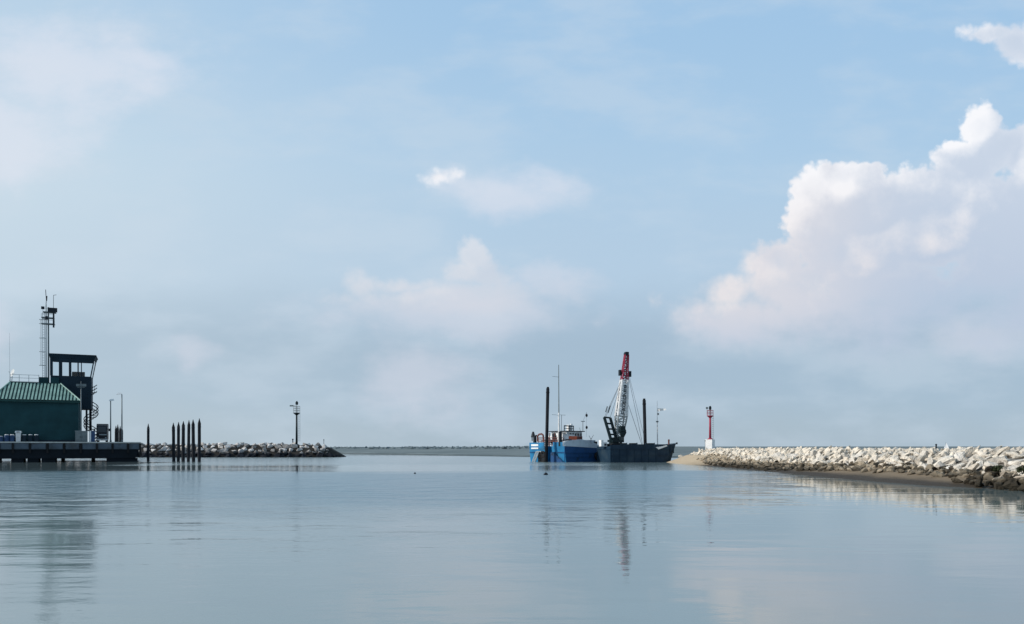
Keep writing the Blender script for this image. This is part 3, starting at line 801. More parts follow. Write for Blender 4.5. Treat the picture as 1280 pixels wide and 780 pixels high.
    # platform behind the ridge that carries mast and dish
    mb = MB(); mb.bb(Q.t(10, drr), Q.t(62, drr), drr + .02, drr + 2.6, rz - .32, rz - .04); th.part('roof_deck', mb, M['navy'])
    return rz, dr, zb, dt
rz, dr, zb, dt = building()

def radio_mast():
    d = dr + 1.0; b = Q.P(59, 478, d); b.z = rz - .04
    P = lambda px, py, dd=d: Q.P(px, py, dd)
    th = Thing(Q, b, 'radio_mast', 'tall radio mast with caged ladder and antenna platforms beside the control tower', 'radio mast')
    mb = MB(); mb.bar(Vector((P(57.6, 478).x, d, b.z)), P(57.6, 380), .10, .07); th.part('pole', mb, M['galv'])
    mb = MB(); mb.bar(Vector((P(60.6, 478).x, d + .1, b.z)), P(60.4, 384, d + .1), .13, .10); th.part('pole', mb, M['grey_paint'])
    mb = MB()
    for px in (53.2, 55.6): mb.bar(Vector((P(px, 478).x, d, b.z)), P(px, 390), .035, n=5)
    py = 476
    while py > 391: mb.bar(P(53.2, py), P(55.6, py), .02, n=4); py -= 3.2
    th.part('ladder', mb, M['galv'])
    mb = MB()
    for py in (400, 405, 423, 440, 457):
        c = (P(53, py) + P(56, py)) / 2; mb.ring(c + Vector((-.15, -.35, 0)), .42, .03, n=14, k=5)
    for px in (50.6, 51.6): mb.bar(P(px, 457, d - .3), P(px, 400, d - .3), .018, n=4)
    th.part('ladder_cage', mb, M['galv'])
    for py, x0, x1 in ((390, 54, 70), (397, 52, 68), (404.5, 52, 68.5)):
        mb = MB(); a, c = P(x0, py), P(x1, py); mb.bb(a.x, c.x, d - .5, d + .7, a.z - .06, a.z + .06)
        for q in (a.x, (a.x + c.x) / 2, c.x): mb.bar((q, d - .48, a.z), (q, d - .48, a.z + .55), .022, n=5)
        mb.bar((a.x, d - .48, a.z + .55), (c.x, d - .48, a.z + .55), .022, n=5)
        th.part('platform', mb, M['grey_paint'])
    for px0, px1, py0, py1 in ((60, 72, 386, 390.5), (52, 56, 384, 387), (66.5, 68.5, 391, 410), (57, 60, 396, 400)):
        mb = MB(); a, c = P(px0, py1), P(px1, py0); mb.bb(a.x, c.x, d - .75, d - .45, a.z, c.z); th.part('antenna_panel', mb, M['dark_steel'])
    for pts, r in (([(57.2, 384), (57.9, 376), (57.0, 362)], .05), ([(58.2, 376), (58.6, 370)], .09), ([(66.8, 388), (66.9, 369), (70.5, 368.6)], .035)):
        mb = MB(); mb.tube([P(*p) for p in pts], r, n=6); th.part('antenna', mb, M['dark_steel'])
radio_mast()

def dish():
    d = dr + .7; b = Q.P(14.5, 477, d); b.z = rz - .04; c = Q.P(15.3, 466, d)
    th = Thing(Q, b, 'satellite_dish', 'white satellite dish on the left end of the green roof', 'satellite dish')
    mb = MB(); mb.bar(b, c + Vector((0, .15, 0)), .05); th.part('post', mb, M['galv'])
    mb = MB(); n = 18; rings = [(0.02, .2), (.3, .15), (.52, .05), (.62, 0)]; ax = Vector((-.85, -.45, .25)).normalized()
    up = Vector((0, 0, 1)); e1 = ax.cross(up).normalized(); e2 = e1.cross(ax); pts = []
    for r, h in rings:
        for i in range(n): pts.append(c + (e1 * cos(2 * pi * i / n) + e2 * sin(2 * pi * i / n)) * r - ax * h)
    fs = [(k * n + i, k * n + (i + 1) % n, (k + 1) * n + (i + 1) % n, (k + 1) * n + i) for k in range(3) for i in range(n)] + [tuple(range(n))]
    mb.poly(pts, fs); th.part('reflector', mb, M['white'], smooth=True)
    mb = MB(); mb.bar(c - e2 * .5, c + ax * .45, .02, n=5); mb.bar(c + ax * .4, c + ax * .52, .05, n=8); th.part('feed_arm', mb, M['galv'])
    d2 = dr + .9; b2 = Q.P(12.2, 477, d2); b2.z = rz - .04
    mb = MB(); mb.bar(b2, b2 + Vector((0, 0, .5)), .06); mb.bar(b2 + Vector((0, 0, .5)), Q.P(11.8, 416, d2), .022, .012, n=5)
    single(Q, b2, 'whip_antenna', mb, M['galv'], 'thin whip antenna rising behind the white satellite dish', 'antenna')
dish()

def street_lamp(px, top, d, side, label, floods=False):
    b = Q.P(px, 551, d); b.z = DZ - .03
    th = Thing(Q, b, 'street_lamp', label, 'street lamp', None if floods else 'lamps on the quay')
    t = Q.P(px, top, d)
    mb = MB(); mb.bar(b, t, .11, .07, n=10); mb.bar(b, b + Vector((0, 0, .4)), .16, .14, n=10); th.part('pole', mb, M['grey_paint'], smooth=True)
    if floods:
        mb = MB(); a, c = Q.P(96.5, 484, d), Q.P(106.5, 484, d); mb.bar(a, c, .06)
        mb.bar(t, t + Vector((0, 0, .9)), .05); th.part('cross_arm', mb, M['grey_paint'])
        for q in (97.5, 101, 105.5):
            mb = MB(); c = Q.P(q, 481.5, d); mb.box(c, (.5, .3, .38)); th.part('floodlight', mb, M['grey_paint'])
    else:
        e = Q.P(px + side, top - 1.5, d); mb = MB(); mb.tube([t, (t + e) / 2 + Vector((0, 0, .12)), e], .05, n=6); th.part('arm', mb, M['grey_paint'])
        mb = MB(); hx = Q.P(px + side * 1.3, top - .9, d)
        mb.hexa([(hx.x - .42, d - .3, hx.z - .18), (hx.x + .34, d - .3, hx.z - .05), (hx.x + .34, d + .2, hx.z - .05), (hx.x - .42, d + .2, hx.z - .18),
                 (hx.x - .3, d - .1, hx.z + .12), (hx.x + .25, d - .1, hx.z + .2), (hx.x + .25, d + .1, hx.z + .2), (hx.x - .3, d + .1, hx.z + .12)])
        th.part('lamp_head', mb, M['white'])
street_lamp(101.3, 484, 2.2, 0, 'grey floodlight pole with cross arm in front of the control tower', True)
street_lamp(138.3, 501, 7., 1.2, 'shorter street lamp beside the dark truck on the quay')
street_lamp(152.4, 493, 5., -2.4, 'taller street lamp by the mooring piles at the quay end')

def quay_things():
    zf = DZ - .03
    # utility cabinet
    d = 1.6; x0, x1 = Q.t(94, d), Q.t(109, d); zt = Q.P(100, 538.5, d).z; b = Vector(((x0 + x1) / 2, d, zf))
    th = Thing(Q, b, 'utility_cabinet', 'grey metal utility cabinet on the quay below the floodlight pole', 'cabinet')
    mb = MB(); mb.bb(x0, x1, d, d + 1., zf + .08, zt - .06); th.part('body', mb, M['grey_paint'])
    mb = MB(); mb.bb(x0 - .05, x1 + .05, d - .05, d + 1.05, zt - .06, zt); th.part('lid', mb, M['galv'])
    mb = MB(); mb.bb(x0 - .02, x1 + .02, d - .02, d + 1.02, zf, zf + .08); th.part('plinth', mb, M['concrete'])
    for k in (0, 1):
        mb = MB(); w = (x1 - x0) / 2; mb.bb(x0 + k * w + .05, x0 + (k + 1) * w - .05, d - .03, d - .001, zf + .15, zt - .14); dd = th.part('door', mb, M['grey_paint'])
        mb = MB(); hx = x0 + w + (.12 if k else -.12); mb.bb(hx - .02, hx + .02, d - .06, d - .031, zf + .7, zf + .9); th.part('handle', mb, M['dark_steel'], dd)
    # blue cabin with white post
    d = 1.5; x0, x1 = Q.t(111.8, d), Q.t(118.5, d); zt = Q.P(114, 538.5, d).z; b = Vector(((x0 + x1) / 2, d, zf))
    th = Thing(Q, b, 'service_pedestal', 'blue service pedestal with white corner post beside the grey cabinet', 'pedestal')
    mb = MB(); mb.bb(x0 + .22, x1, d, d + .8, zf, zt - .08); th.part('body', mb, M['drum_blue'])
    mb = MB(); mb.bb(x0, x0 + .218, d - .02, d + .82, zf, zt); th.part('post', mb, M['white'])
    mb = MB(); mb.bb(x0 + .22, x1 + .04, d - .03, d + .83, zt - .079, zt); th.part('lid', mb, M['drum_blue'])
    # litter bin
    d = 2.; c = Q.P(23, 551, d); zt = Q.P(23, 538.6, d).z; b = Vector((c.x, d, zf)); h = zt - zf
    th = Thing(Q, b, 'waste_bin', 'white waste bin with flared lid standing among the drums', 'bin')
    mb = MB(); mb.box((c.x, d, zf + h * .42), (.58, .55, h * .84), 0, 1.12); th.part('body', mb, M['dirty_white'])
    mb = MB(); mb.box((c.x, d, zf + h * .92), (.86, .8, h * .155), 0, .8); th.part('lid', mb, M['white'])
    mb = MB(); mb.bb(c.x - .2, c.x + .2, d - .395, d - .36, zf + h * .87, zf + h * .93); th.part('slot', mb, M['dark_steel'])
    # drums
    lab = ['blue drum with white lid at the left edge of the photo', 'blue drum with white lid, second left of the white bin', 'blue drum with white lid just left of the white bin',
           'dark drum with white lid just right of the white bin', 'dark drum with white lid between two others right of the bin', 'dark drum with white lid, rightmost of the row']
    for i, px in enumerate((1, 8.4, 15.2, 30.4, 38, 45.4)):
        d = 2.1; c = Q.P(px, 551, d); zt = Q.P(px, 543 if i else 545, d).z; b = Vector((c.x, d, zf)); hh = zt - zf; r = .33
        th = Thing(Q, b, 'drum', lab[i], 'drum', 'drums along the quay wall')
        mb = MB(); mb.lathe(b, [(r * .92, 0), (r, .05), (r, hh * .3), (r * 1.05, hh * .33), (r, hh * .36), (r, hh * .63), (r * 1.05, hh * .66), (r, hh * .69), (r, hh * .86), (r * .9, hh * .9)])
        th.part('body', mb, M['drum_blue' if i < 3 else 'navy'], smooth=False)
        mb = MB(); mb.lathe(b, [(r * .8, hh * .901), (r * .8, hh * .97), (r * .6, hh)]); th.part('lid', mb, M['white'])
    # truck, nose towards the camera
    d = 9.; x0, x1 = Q.t(120.5, d), Q.t(134, d); w = x1 - x0; zt = Q.P(127, 530.5, d).z; h = zt - zf; b = Vector(((x0 + x1) / 2, d + 2, zf)); cx = b.x
    th = Thing(Q, b, 'parked_truck', 'dark truck parked nose forward at the end of the quay', 'truck')
    mb = MB(); y0 = d
    mb.prism([(x0, y0 + .25, zf + .45), (x0, y0, zf + .6), (x0, y0, zf + h * .52), (x0, y0 + .35, zf + h * .95), (x0, y0 + .7, zt), (x0, y0 + 2., zt), (x0, y0 + 2., zf + .45)], (w, 0, 0)); th.part('cab', mb, M['truck'])
    mb = MB(); mb.bb(x0 - .05, x1 + .05, y0 + 2.1, y0 + 5.2, zf + .55, zt + .15); th.part('cargo_box', mb, M['truck'])
    mb = MB(); a = (h * .52 + .04) / 1; s0, s1 = h * .57, h * .88; g = lambda k: y0 + .35 * (k - h * .52) / (h * .43) - .012
    mb.poly([(x0 + .12, g(s0), zf + s0), (x1 - .12, g(s0), zf + s0), (x1 - .2, g(s1), zf + s1), (x0 + .2, g(s1), zf + s1)], [(0, 1, 2, 3)]); th.part('windscreen', mb, M['dark_glass'])
    mb = MB(); mb.bb(x0 + .4, x1 - .1, y0 - .06, y0 - .001, zf + h * .40, zf + h * .47); th.part('grille', mb, M['galv'])
    mb = MB(); mb.bb(x0 - .03, x1 + .03, y0 - .12, y0 + .25, zf + .32, zf + .595); th.part('bumper', mb, M['dirty_white'])
    for q in (x0 + .22, x1 - .22):
        mb = MB(); mb.bar((q, y0 - .04, zf + .78), (q, y0 + .02, zf + .78), .12, n=10); th.part('headlight', mb, M['galv'])
        mb = MB(); s_ = 1 if q > cx else -1; e = x1 if s_ > 0 else x0; mb.bar((e, y0 + .3, zf + h * .72), (e + .22 * s_, y0 + .2, zf + h * .76), .025, n=5); mb.box((e + .3 * s_, y0 + .2, zf + h * .7), (.2, .1, .42)); th.part('mirror', mb, M['truck'])
    for yy in (y0 + .9, y0 + 4.3):
        for q in (x0 + .14, x1 - .14):
            mb = MB(); mb.bar((q - .13, yy, zf + .42), (q + .13, yy, zf + .42), .42, n=14); th.part('wheel', mb, M['rubber'])
quay_things()

# ------------------------------------------------------------------ mooring piles
def timber_pile(fr, p_top, z0, r, label, group, name='mooring_pile'):
    b = Vector((p_top.x, p_top.y, z0)); h = p_top.z - z0
    th = Thing(fr, b, name, label, 'mooring pile', group)
    rr = random.Random(int(p_top.x * 1000 + p_top.z * 77)); th.root.rotation_euler = (rr.uniform(-.012, .012), rr.uniform(-.014, .014), fr.a); mb = MB(); n = 10; pts = []
    lv = [0, .2, .4, .6, .78, .905]
    for k in lv:
        for i in range(n): pts.append(b + Vector((r * (1.04 - .08 * k + rr.uniform(-.04, .04)) * cos(2 * pi * i / n), r * (1.04 - .08 * k + rr.uniform(-.04, .04)) * sin(2 * pi * i / n), h * k)))
    mb.poly(pts, [(k * n + i, k * n + (i + 1) % n, (k + 1) * n + (i + 1) % n, (k + 1) * n + i) for k in range(len(lv) - 1) for i in range(n)]); th.part('shaft', mb, M['timber'])
    mb = MB(); c = b + Vector((0, 0, h * .906)); mb.lathe(c, [(r * 1.02, 0), (r * .5, h * .05), (.03, h * .094)], n=10); th.part('pointed_cap', mb, M['timber'])
    mb = MB()
    for k in (.55, .84): mb.lathe(b + Vector((0, 0, h * k)), [(r * 1.03, 0), (r * 1.06, .02), (r * 1.06, .13), (r * 1.03, .15)], n=10)
    th.part('band', mb, M['dark_steel'])
tops = [(217.4, 528.3, 127), (222.8, 527.5, 126), (228.8, 526.3, 125), (235.2, 525, 124), (242, 524.2, 123), (249, 522.8, 122)]
ords = ['leftmost and shortest of the row of six pointed timber mooring piles in the water', 'second from left of the row of six pointed timber mooring piles', 'third from left of the row of six pointed timber mooring piles',
        'fourth from left of the row of six pointed timber mooring piles', 'fifth from left of the row of six pointed timber mooring piles', 'rightmost and tallest of the row of six pointed timber mooring piles']
for (px, py, Y), l in zip(tops, ords):
    f = Frame(px, Y); timber_pile(f, f.P(px, py), -2., .255 * random.uniform(.88, 1.08), l, 'row of six mooring piles')
f = Frame(185.2, 126); timber_pile(f, f.P(185.2, 529.5), -2., .2, 'single slim timber mooring pile just off the quay end', None)
for px, py, Y, l in ((144.3, 532, 150, 'leftmost pile of the cluster behind the quay lamp'), (147., 530.5, 151, 'tallest pile in the middle of the cluster behind the quay lamp'), (149.8, 532.5, 150, 'pile right of the middle in the cluster behind the quay lamp'), (152.6, 533.5, 149, 'rightmost pile of the cluster behind the quay lamp')):
    f = Frame(px, Y); timber_pile(f, f.P(px, py), -2., .2, l, 'pile cluster behind the quay')

# ------------------------------------------------------------------ beacons on the two breakwaters
def beacon_left():
    Y = 196.3; f = Frame(370.8, Y); P = f.P; b = P(370.8, 556); 
    th = Thing(f, b, 'beacon_mast', 'slim dark green harbour light on a mast with railed platform on the left breakwater', 'beacon')
    mb = MB(); t = P(370.8, 516.5); mb.bar(b, t, .27, .2, n=12); th.part('mast', mb, M['crane_dark'], smooth=True)
    mb = MB(); mb.lathe(b - Vector((0, 0, .4)), [(.7, 0), (.7, .4), (.45, .55)], n=12); th.part('footing', mb, M['concrete'])
    mb = MB(); z0 = t.z; mb.lathe((t.x, t.y, z0 - .5), [(.22, 0), (.75, .45), (.85, .5), (.85, .6)], n=14); pl = th.part('platform', mb, M['crane_dark'])
    mb = MB()
    for k in (.55, 1.1, 1.6): mb.ring((t.x, t.y, z0 + .1 + k), .82, .035, n=16, k=5)
    for i in range(8): mb.bar((t.x + .82 * cos(i * pi / 4), t.y + .82 * sin(i * pi / 4), z0), (t.x + .82 * cos(i * pi / 4), t.y + .82 * sin(i * pi / 4), z0 + 1.7), .03, n=5)
    th.part('railing', mb, M['crane_grey'], pl)
    mb = MB(); mb.bar((t.x, t.y, z0), (t.x, t.y, z0 + 1.9), .12, n=8); th.part('stem', mb, M['crane_grey'])
    mb = MB(); c = P(371, 503.8); mb.lathe((c.x, c.y, c.z - .45), [(.2, 0), (.34, .15), (.34, .6), (.22, .8), (.06, .95)], n=12); th.part('lantern', mb, M['crane_dark'])
    mb = MB(); a, c = P(364.5, 507.2), P(371, 507.5); mb.bar(a, c, .06, n=6); mb.box(a, (.9, .1, .35)); th.part('solar_panel', mb, M['grey_paint'])
    mb = MB()
    for px in (372.6, 375): mb.bar(P(px, 552), P(px, 516), .03, n=5)
    for k in range(16): mb.bar(P(372.6, 551 - k * 2.2), P(375, 551 - k * 2.2), .025, n=4)
    th.part('ladder', mb, M['crane_grey'])
    # slim posts on the same stones
    for px, t_, lab in ((366, 549.2, 'short dark post standing left of the harbour light on the stones'), (404.8, 549.8, 'thin dark post near the tip of the left breakwater')):
        f2 = Frame(px, 196); b2 = f2.P(px, 555); q = f2.P(px, t_); mb = MB(); mb.bar(b2, q, .12 if px < 400 else .06, n=7); mb.box(q, (.3 if px < 400 else .16, .3 if px < 400 else .16, .3))
        single(f2, b2, 'marker_post', mb, M['dark_steel'], lab, 'post')
beacon_left()

def beacon_right():
    Y = 121.; f = Frame(889, Y); P = f.P; zb_ = 1.55; b = Vector((P(889, 560).x, 0, zb_))
    th = Thing(f, b, 'beacon_tower', 'red harbour light column with railed top on a white block at the right breakwater tip', 'beacon')
    mb = MB(); x0, x1 = f.t(883), f.t(894.6); zq = P(889, 549.3).z; mb.box(((x0 + x1) / 2, .65, (zb_ + zq) / 2), (1.12, 1.0, zq - zb_), R(-38)); th.part('base', mb, M['white'])
    zt = P(889, 549.3).z; c = Vector((P(889, 549).x, .65, zt))
    mb = MB(); t = Vector((c.x, .65, P(889, 520, .65).z)); mb.bar(c, t, .185, .14, n=12); mb.lathe(c, [(.42, 0), (.42, .08), (.25, .2)], n=12); th.part('column', mb, M['red'], smooth=True)
    mb = MB(); mb.lathe(t - Vector((0, 0, .3)), [(.14, 0), (.44, .25), (.5, .28), (.5, .36)], n=14); pl = th.part('platform', mb, M['red'])
    mb = MB()
    for k in (.4, .8): mb.ring(t + Vector((0, 0, .06 + k)), .48, .026, n=14, k=5)
    for i in range(7): A = i * 2 * pi / 7; mb.bar(t + Vector((.48 * cos(A), .48 * sin(A), 0)), t + Vector((.48 * cos(A), .48 * sin(A), .88)), .024, n=5)
    th.part('railing', mb, M['crimson'], pl)
    mb = MB(); mb.bar(t, t + Vector((0, 0, .95)), .09, n=8); th.part('stem', mb, M['dark_steel'])
    mb = MB(); mb.lathe(t + Vector((0, 0, .95)), [(.12, 0), (.2, .08), (.2, .42), (.12, .52), (.03, .6)], n=12); th.part('lantern', mb, M['dark_steel'])
    mb = MB(); a = Vector((f.t(885), .65, P(885, 510, .65).z)); mb.bar(Vector((a.x + .1, .65, t.z)), a, .03, n=5); mb.box(a, (.32, .08, .3)); th.part('solar_panel', mb, M['grey_paint'])
    mb = MB(); xl = t.x + .36
    for dx in (-.12, .12): mb.bar((xl + dx, .5, zt), (xl + dx, .5, t.z), .018, n=4)
    z = zt + .2
    while z < t.z: mb.bar((xl - .12, .5, z), (xl + .12, .5, z), .016, n=4); z += .3
    th.part('ladder', mb, M['grey_paint'])
    f2 = Frame(881.5, 119); b2 = f2.P(881.5, 563); mb = MB(); mb.bar(b2, f2.P(881.4, 551), .03, n=5); mb.box(f2.P(881.4, 551), (.12, .1, .18)); single(f2, b2, 'marker_post', mb, M['grey_paint'], 'thin grey post just left of the white beacon base', 'post')
beacon_right()

# ------------------------------------------------------------------ blue work ship
S1 = Frame(706, 119, R(40))
def ship():
    P = S1.P; B = 8.; Lh = 7.6
    th = Thing(S1, (0, 0, 0), 'work_ship', 'blue hulled work ship with pale deckhouse, orange banded wheelhouse and tall mast', 'ship')
    zs = P(706, 557.6).z; zt = P(706, 552.5).z
    # hull: stern face lit bright blue, long side's shade painted darker blue, notch for the spud pole
    mb = MB(); n0, n1 = 2.9, 4.5          # notch in the stern between these breadths
    outline = [(0, 0), (Lh, 0), (Lh + 3.2, 2.0), (Lh + 4.2, 4.), (Lh + 3.2, 6.0), (Lh, B), (0, B), (0, n1), (1.2, n1), (1.2, n0), (0, n0)]
    n = len(outline)
    def rake(x, y, z): return (x + (.35 if x < 1 and z < 0 else 0) - (.8 if x > Lh + 1 and z < .5 else 0), y, z)
    pts = [rake(x, y, -.8) for x, y in outline] + [rake(x, y, zs) for x, y in outline]
    for i in range(n):
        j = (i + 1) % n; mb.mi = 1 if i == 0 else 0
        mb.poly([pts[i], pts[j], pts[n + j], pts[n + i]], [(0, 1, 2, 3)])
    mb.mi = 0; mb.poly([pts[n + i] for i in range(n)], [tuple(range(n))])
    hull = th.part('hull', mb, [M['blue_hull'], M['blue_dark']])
    mb = MB()
    for z in (.75, 1.35): mb.bb(.02, Lh, -.09, -.001, z, z + .1)
    mb.bb(-.07, -.001, 0, n0, 1.42, 1.52); mb.bb(-.07, -.001, n1, B, 1.42, 1.52)
    mb.bar((-.02, -.02, -.4), (-.02, -.02, zs), .07, n=6)
    th.part('rubbing_strake', mb, M['blue_dark'], hull)
    mb = MB(); mb.prism([(-.06, .35, -.3), (-.06, .3, .05), (-.06, 2.3, 1.38), (-.06, 3.05, 1.38), (-.06, 3.05, -.3)], (.055, 0, 0)); th.part('stern_dark_plate', mb, M['blue_dark'], hull)  # dark plate with a sloping top on the lower stern
    # stern bulwark, light blue, with recess
    mb = MB(); mb.bb(0, .12, .0, 2.6, zs + .002, zt); mb.bb(0, .12, 4.6, B, zs + .002, zt - .05); th.part('stern_bulwark', mb, M['blue_hull'], hull)
    # pale side bulwark / trunk
    q = [P(706, 557.6), P(706, 551.8), P(711, 550.8), P(727.5, 549.2), P(741, 552.5), P(749.5, 557), P(749.5, 560.2)]
    mb = MB(); mb.prism([(p.x, -.03, p.z) for p in q], (0, .5, 0)); mb.bb(1.2, Lh - .6, .47, 6.5, zs + .002, P(727, 549.5).z - .05); th.part('deckhouse', mb, M['ship_grey'])
    # wheelhouse
    d = 2.; W = lambda px, py, dd=d: P(px, py, dd)
    x0, x1 = S1.t(708.2, d), S1.t(727.5, d); z0 = P(727, 549.5).z - .05; zo = W(716, 545.2).z; zw = W(716, 541.3).z; zr = W(716, 539.6).z
    xm = S1.t(721, d)
    mb = MB(); mb.bb(x0, x1, d, d + 3.4, z0, zr); wh = th.part('wheelhouse', mb, M['white'])
    mb = MB(); mb.bb(x0 - .04, xm, d - .05, d - .001, z0, zo); mb.bb(x0 - .05, x0 - .001, d - .05, d + 3.4, z0, zo); mb.mi = 1; mb.bb(xm, x1 + .03, d - .05, d - .001, z0, zo); th.part('painted_band', mb, [M['orange'], M['rust']], wh)
    nw = 6; ww = (x1 - x0) / nw
    for i in range(nw):
        mb = MB(); zl = zo + (.25 if i in (1, 2) else .05)
        mb.bb(x0 + i * ww + .08, x0 + (i + 1) * ww - .06, d - .025, d - .001, zl, zw - .02); th.part('window', mb, M['dark_glass'], wh)
    for i in range(3):
        mb = MB(); mb.bb(x0 - .025, x0 - .001, d + .15 + i * 1.1, d + 1.05 + i * 1.1, zo + .08, zw); th.part('window', mb, M['dark_glass'], wh)
    mb = MB(); mb.bb(x0 - .3, x1 + .35, d - .3, d + 3.7, zr + .001, zr + .13); th.part('roof', mb, M['dark_steel'], wh)
    mb = MB(); xa, xb = S1.t(706.5, d), S1.t(718, d); ztop = W(710, 531.8).z
    for x_ in (xa, (xa + xb) / 2, xb): mb.bar((x_, d + .2, zr), (x_, d + .2, ztop), .07, n=6)
    mb.bar((xa, d + .2, ztop - .05), (xb, d + .2, ztop - .1), .09, n=6); mb.bar((xa, d + .2, (ztop + zr) / 2), (xb, d + .2, (ztop + zr) / 2), .05, n=6)
    th.part('rail_gantry', mb, M['dark_steel'], wh)
    mb = MB(); c = W(711.5, 535.5, d + .8); mb.box(c, (.7, .5, 1.1)); c = W(714, 533, d + 1.); mb.bar(c + Vector((0, 0, -.9)), c + Vector((0, 0, .4)), .2, n=10); th.part('funnel', mb, M['white'], wh)
    mb = MB(); a = W(728.6, 541, d + .6); t = W(728.6, 526.5, d + .6); mb.bar((a.x, a.y, zr), t, .05, n=6); mb.bar(W(726.3, 526.6, d + .6), W(731, 526.6, d + .6), .06, n=6); mb.bar(W(726, 541, d + .6), W(724.4, 534.5, d + .6), .03, n=5); th.part('radar_mast', mb, M['grey_paint'], wh)
    # tall mast
    mb = MB(); dm = 1.5; f = P(698.8, 552, dm); mb.bar((f.x, dm, zs), P(698.6, 516, dm), .17, .12, n=10); th.part('mast', mb, M['dirty_white'])
    mb = MB(); mb.bar(P(698.6, 516, dm), P(698.3, 456, dm), .085, .05, n=8)
    for x_, y_, x2 in ((690.5, 470.5, 698.3), (690, 518.2, 698.5)): mb.bar(P(x_, y_, dm), P(x2, y_ + .8, dm), .025, n=5)
    mb.bar(P(698.5, 518.5, dm), P(707, 519, dm), .025, n=5); mb.bar(P(702, 518.5, dm), P(701.6, 541, dm), .035, n=5)
    th.part('topmast', mb, M['grey_paint'])
    mb = MB(); c = P(700, 539.5, dm - .3); mb.bb(c.x - .22, c.x + .22, dm - .5, dm - .2, zs, c.z); th.part('mast_housing', mb, M['dark_steel'])
    # deck gear on the stern
    G = lambda px, py, x: Vector((x, S1_d(px, x), S1_z(py, S1_d(px, x), x)))
    for (px0, px1, py0, x, m, nm) in ((685.5, 690, 544.6, 1.6, 'white', 'deck_locker'), (691, 695, 544.2, 1.4, 'dark_steel', 'winch'), (695.5, 697.4, 541.3, 1.5, 'white', 'deck_locker'),
                                      (701.5, 706, 541.8, 1.2, 'dirty_white', 'deck_locker')):
        a, c = G(px0, py0, x), G(px1, py0, x); mb = MB(); y0, y1 = min(a.y, c.y), max(a.y, c.y)
        mb.bb(x, x + .8, y0, y1, zs + .003, c.z)
        if nm == 'winch': mb.bar((x - .2, (y0 + y1) / 2 - .4, zs + .7), (x - .2, (y0 + y1) / 2 + .4, zs + .7), .32, n=12)
        th.part(nm, mb, M[m])
    mb = MB(); c = P(710, 551, .6); mb.box(c, (.6, .5, .5)); mb.bar(c + Vector((-.3, -.3, 0)), c + Vector((.3, -.3, 0)), .25, n=12); th.part('winch', mb, M['dark_steel'])
    mb = MB(); x = .5
    for py in (547.3, 549.8, 552): mb.bar(G(673, py, x), G(704.5, py, x), .055, n=6)
    for px in (673, 680, 686, 691, 696, 700.5, 704.5): q_ = G(px, 547.3, x); mb.bar((x, q_.y, zs), q_, .05, n=6)
    for px in (687, 693): q_ = G(px, 541, x + .4); mb.bar((x + .4, q_.y, zs), q_, .06, n=6)
    th.part('deck_railing', mb, M['rust'])
    # arched A-frame and dark winch head at the far (left) side of the stern
    V = lambda px, py: Vector((.6, S1_d(px, .6), S1_z(py, S1_d(px, .6), .6)))
    mb = MB(); pts = [V(672, 552), V(672, 545), V(674, 542.8), V(677, 542.4), V(679, 544), V(679.4, 552)]; mb.tube(pts, .13, n=7); mb.bar(V(673, 547.5), V(679, 547.5), .06, n=6); th.part('stern_arch', mb, M['rust'])
    mb = MB(); mb.bar(V(668.6, 554), V(668.4, 545), .26, n=8); mb.bar(V(664.6, 546), V(670.6, 544.5), .13, n=7); mb.bar(V(665, 546), V(665.2, 551), .08, n=6); c = V(666.4, 542.8); mb.box(c, (.5, .5, .8), 0, .4); th.part('davit', mb, M['dark_steel'])
    # white name strips on the stern
    U = lambda px, py, x=-.03: Vector((x, S1_d(px, x), S1_z(py, S1_d(px, x), x)))
    for py0, py1 in ((555.2, 557.7), (559.4, 561.2)):
        mb = MB(); a, c = U(664, py1), U(672.8, py0); mb.bb(-.05, -.002, min(a.y, c.y), max(a.y, c.y), a.z, c.z); th.part('white_panel', mb, M['white'])
    # gangway down to the water and tyres
    mb = MB(); a, c = U(672, 564.5, -.5), U(667, 577.5, -1.2)
    for w in (-.3, .3): mb.bar(a + Vector((0, w, 0)), c + Vector((0, w, 0)), .09, n=6)
    for k in range(9): p = a.lerp(c, k / 8); mb.bar(p + Vector((0, -.3, 0)), p + Vector((0, .3, 0)), .06, n=5)
    mb.bar(U(676.5, 564.5, -.3), U(671, 564.5, -.3), .1, n=6); th.part('gangway', mb, M['galv'])
    for px, py in ((675.5, 570), (678.8, 568.3), (679, 573.8)):
        mb = MB(); mb.ring(U(px, py, -.25), .42, .17, axis='x', n=14, k=7); th.part('tyre_fender', mb, M['rubber'])
    mb = MB()
    mb.bb(-.35, -.002, S1_d(681.5, -.1), S1_d(674, -.1), -.3, 1.25); th.part('fender_block', mb, M['dark_steel'])
    mb = MB(); mb.ring(P(747.3, 570, -.2), .5, .2, axis='y', n=14, k=7); th.part('tyre_fender', mb, M['rubber'])
    mb = MB(); c = P(744, 553.5, .4); mb.box(c, (.55, .4, .4)); mb.bar(c - Vector((0, 0, .9)), c, .05, n=6); mb.bar(P(738.5, 549, .3), P(736.3, 544.5, .3), .03, n=5); mb.bar(P(739, 549, .3), P(741.8, 543.8, .3), .03, n=5); mb.bar(P(738.7, 552, .3), P(738.7, 548, .3), .04, n=5); th.part('anchor_light', mb, M['dark_steel'])
    # day shapes on a halyard
    mb = MB(); dd = 3.6; top_ = P(733.2, 515, dd)
    mb.bar(P(733, 546, dd), top_, .018, n=4); mb.bar(P(728.6, 527, d + .6), top_, .016, n=4)
    th.part('halyard', mb, M['rope'])
    for py in (519.2, 534.3):
        c = P(733.3, py, dd); mb = MB(); mb.lathe(c - Vector((0, 0, .27)), [(.04, 0), (.16, .14), (.18, .27), (.16, .4), (.04, .54)], n=10); th.part('day_shape', mb, M['black'])
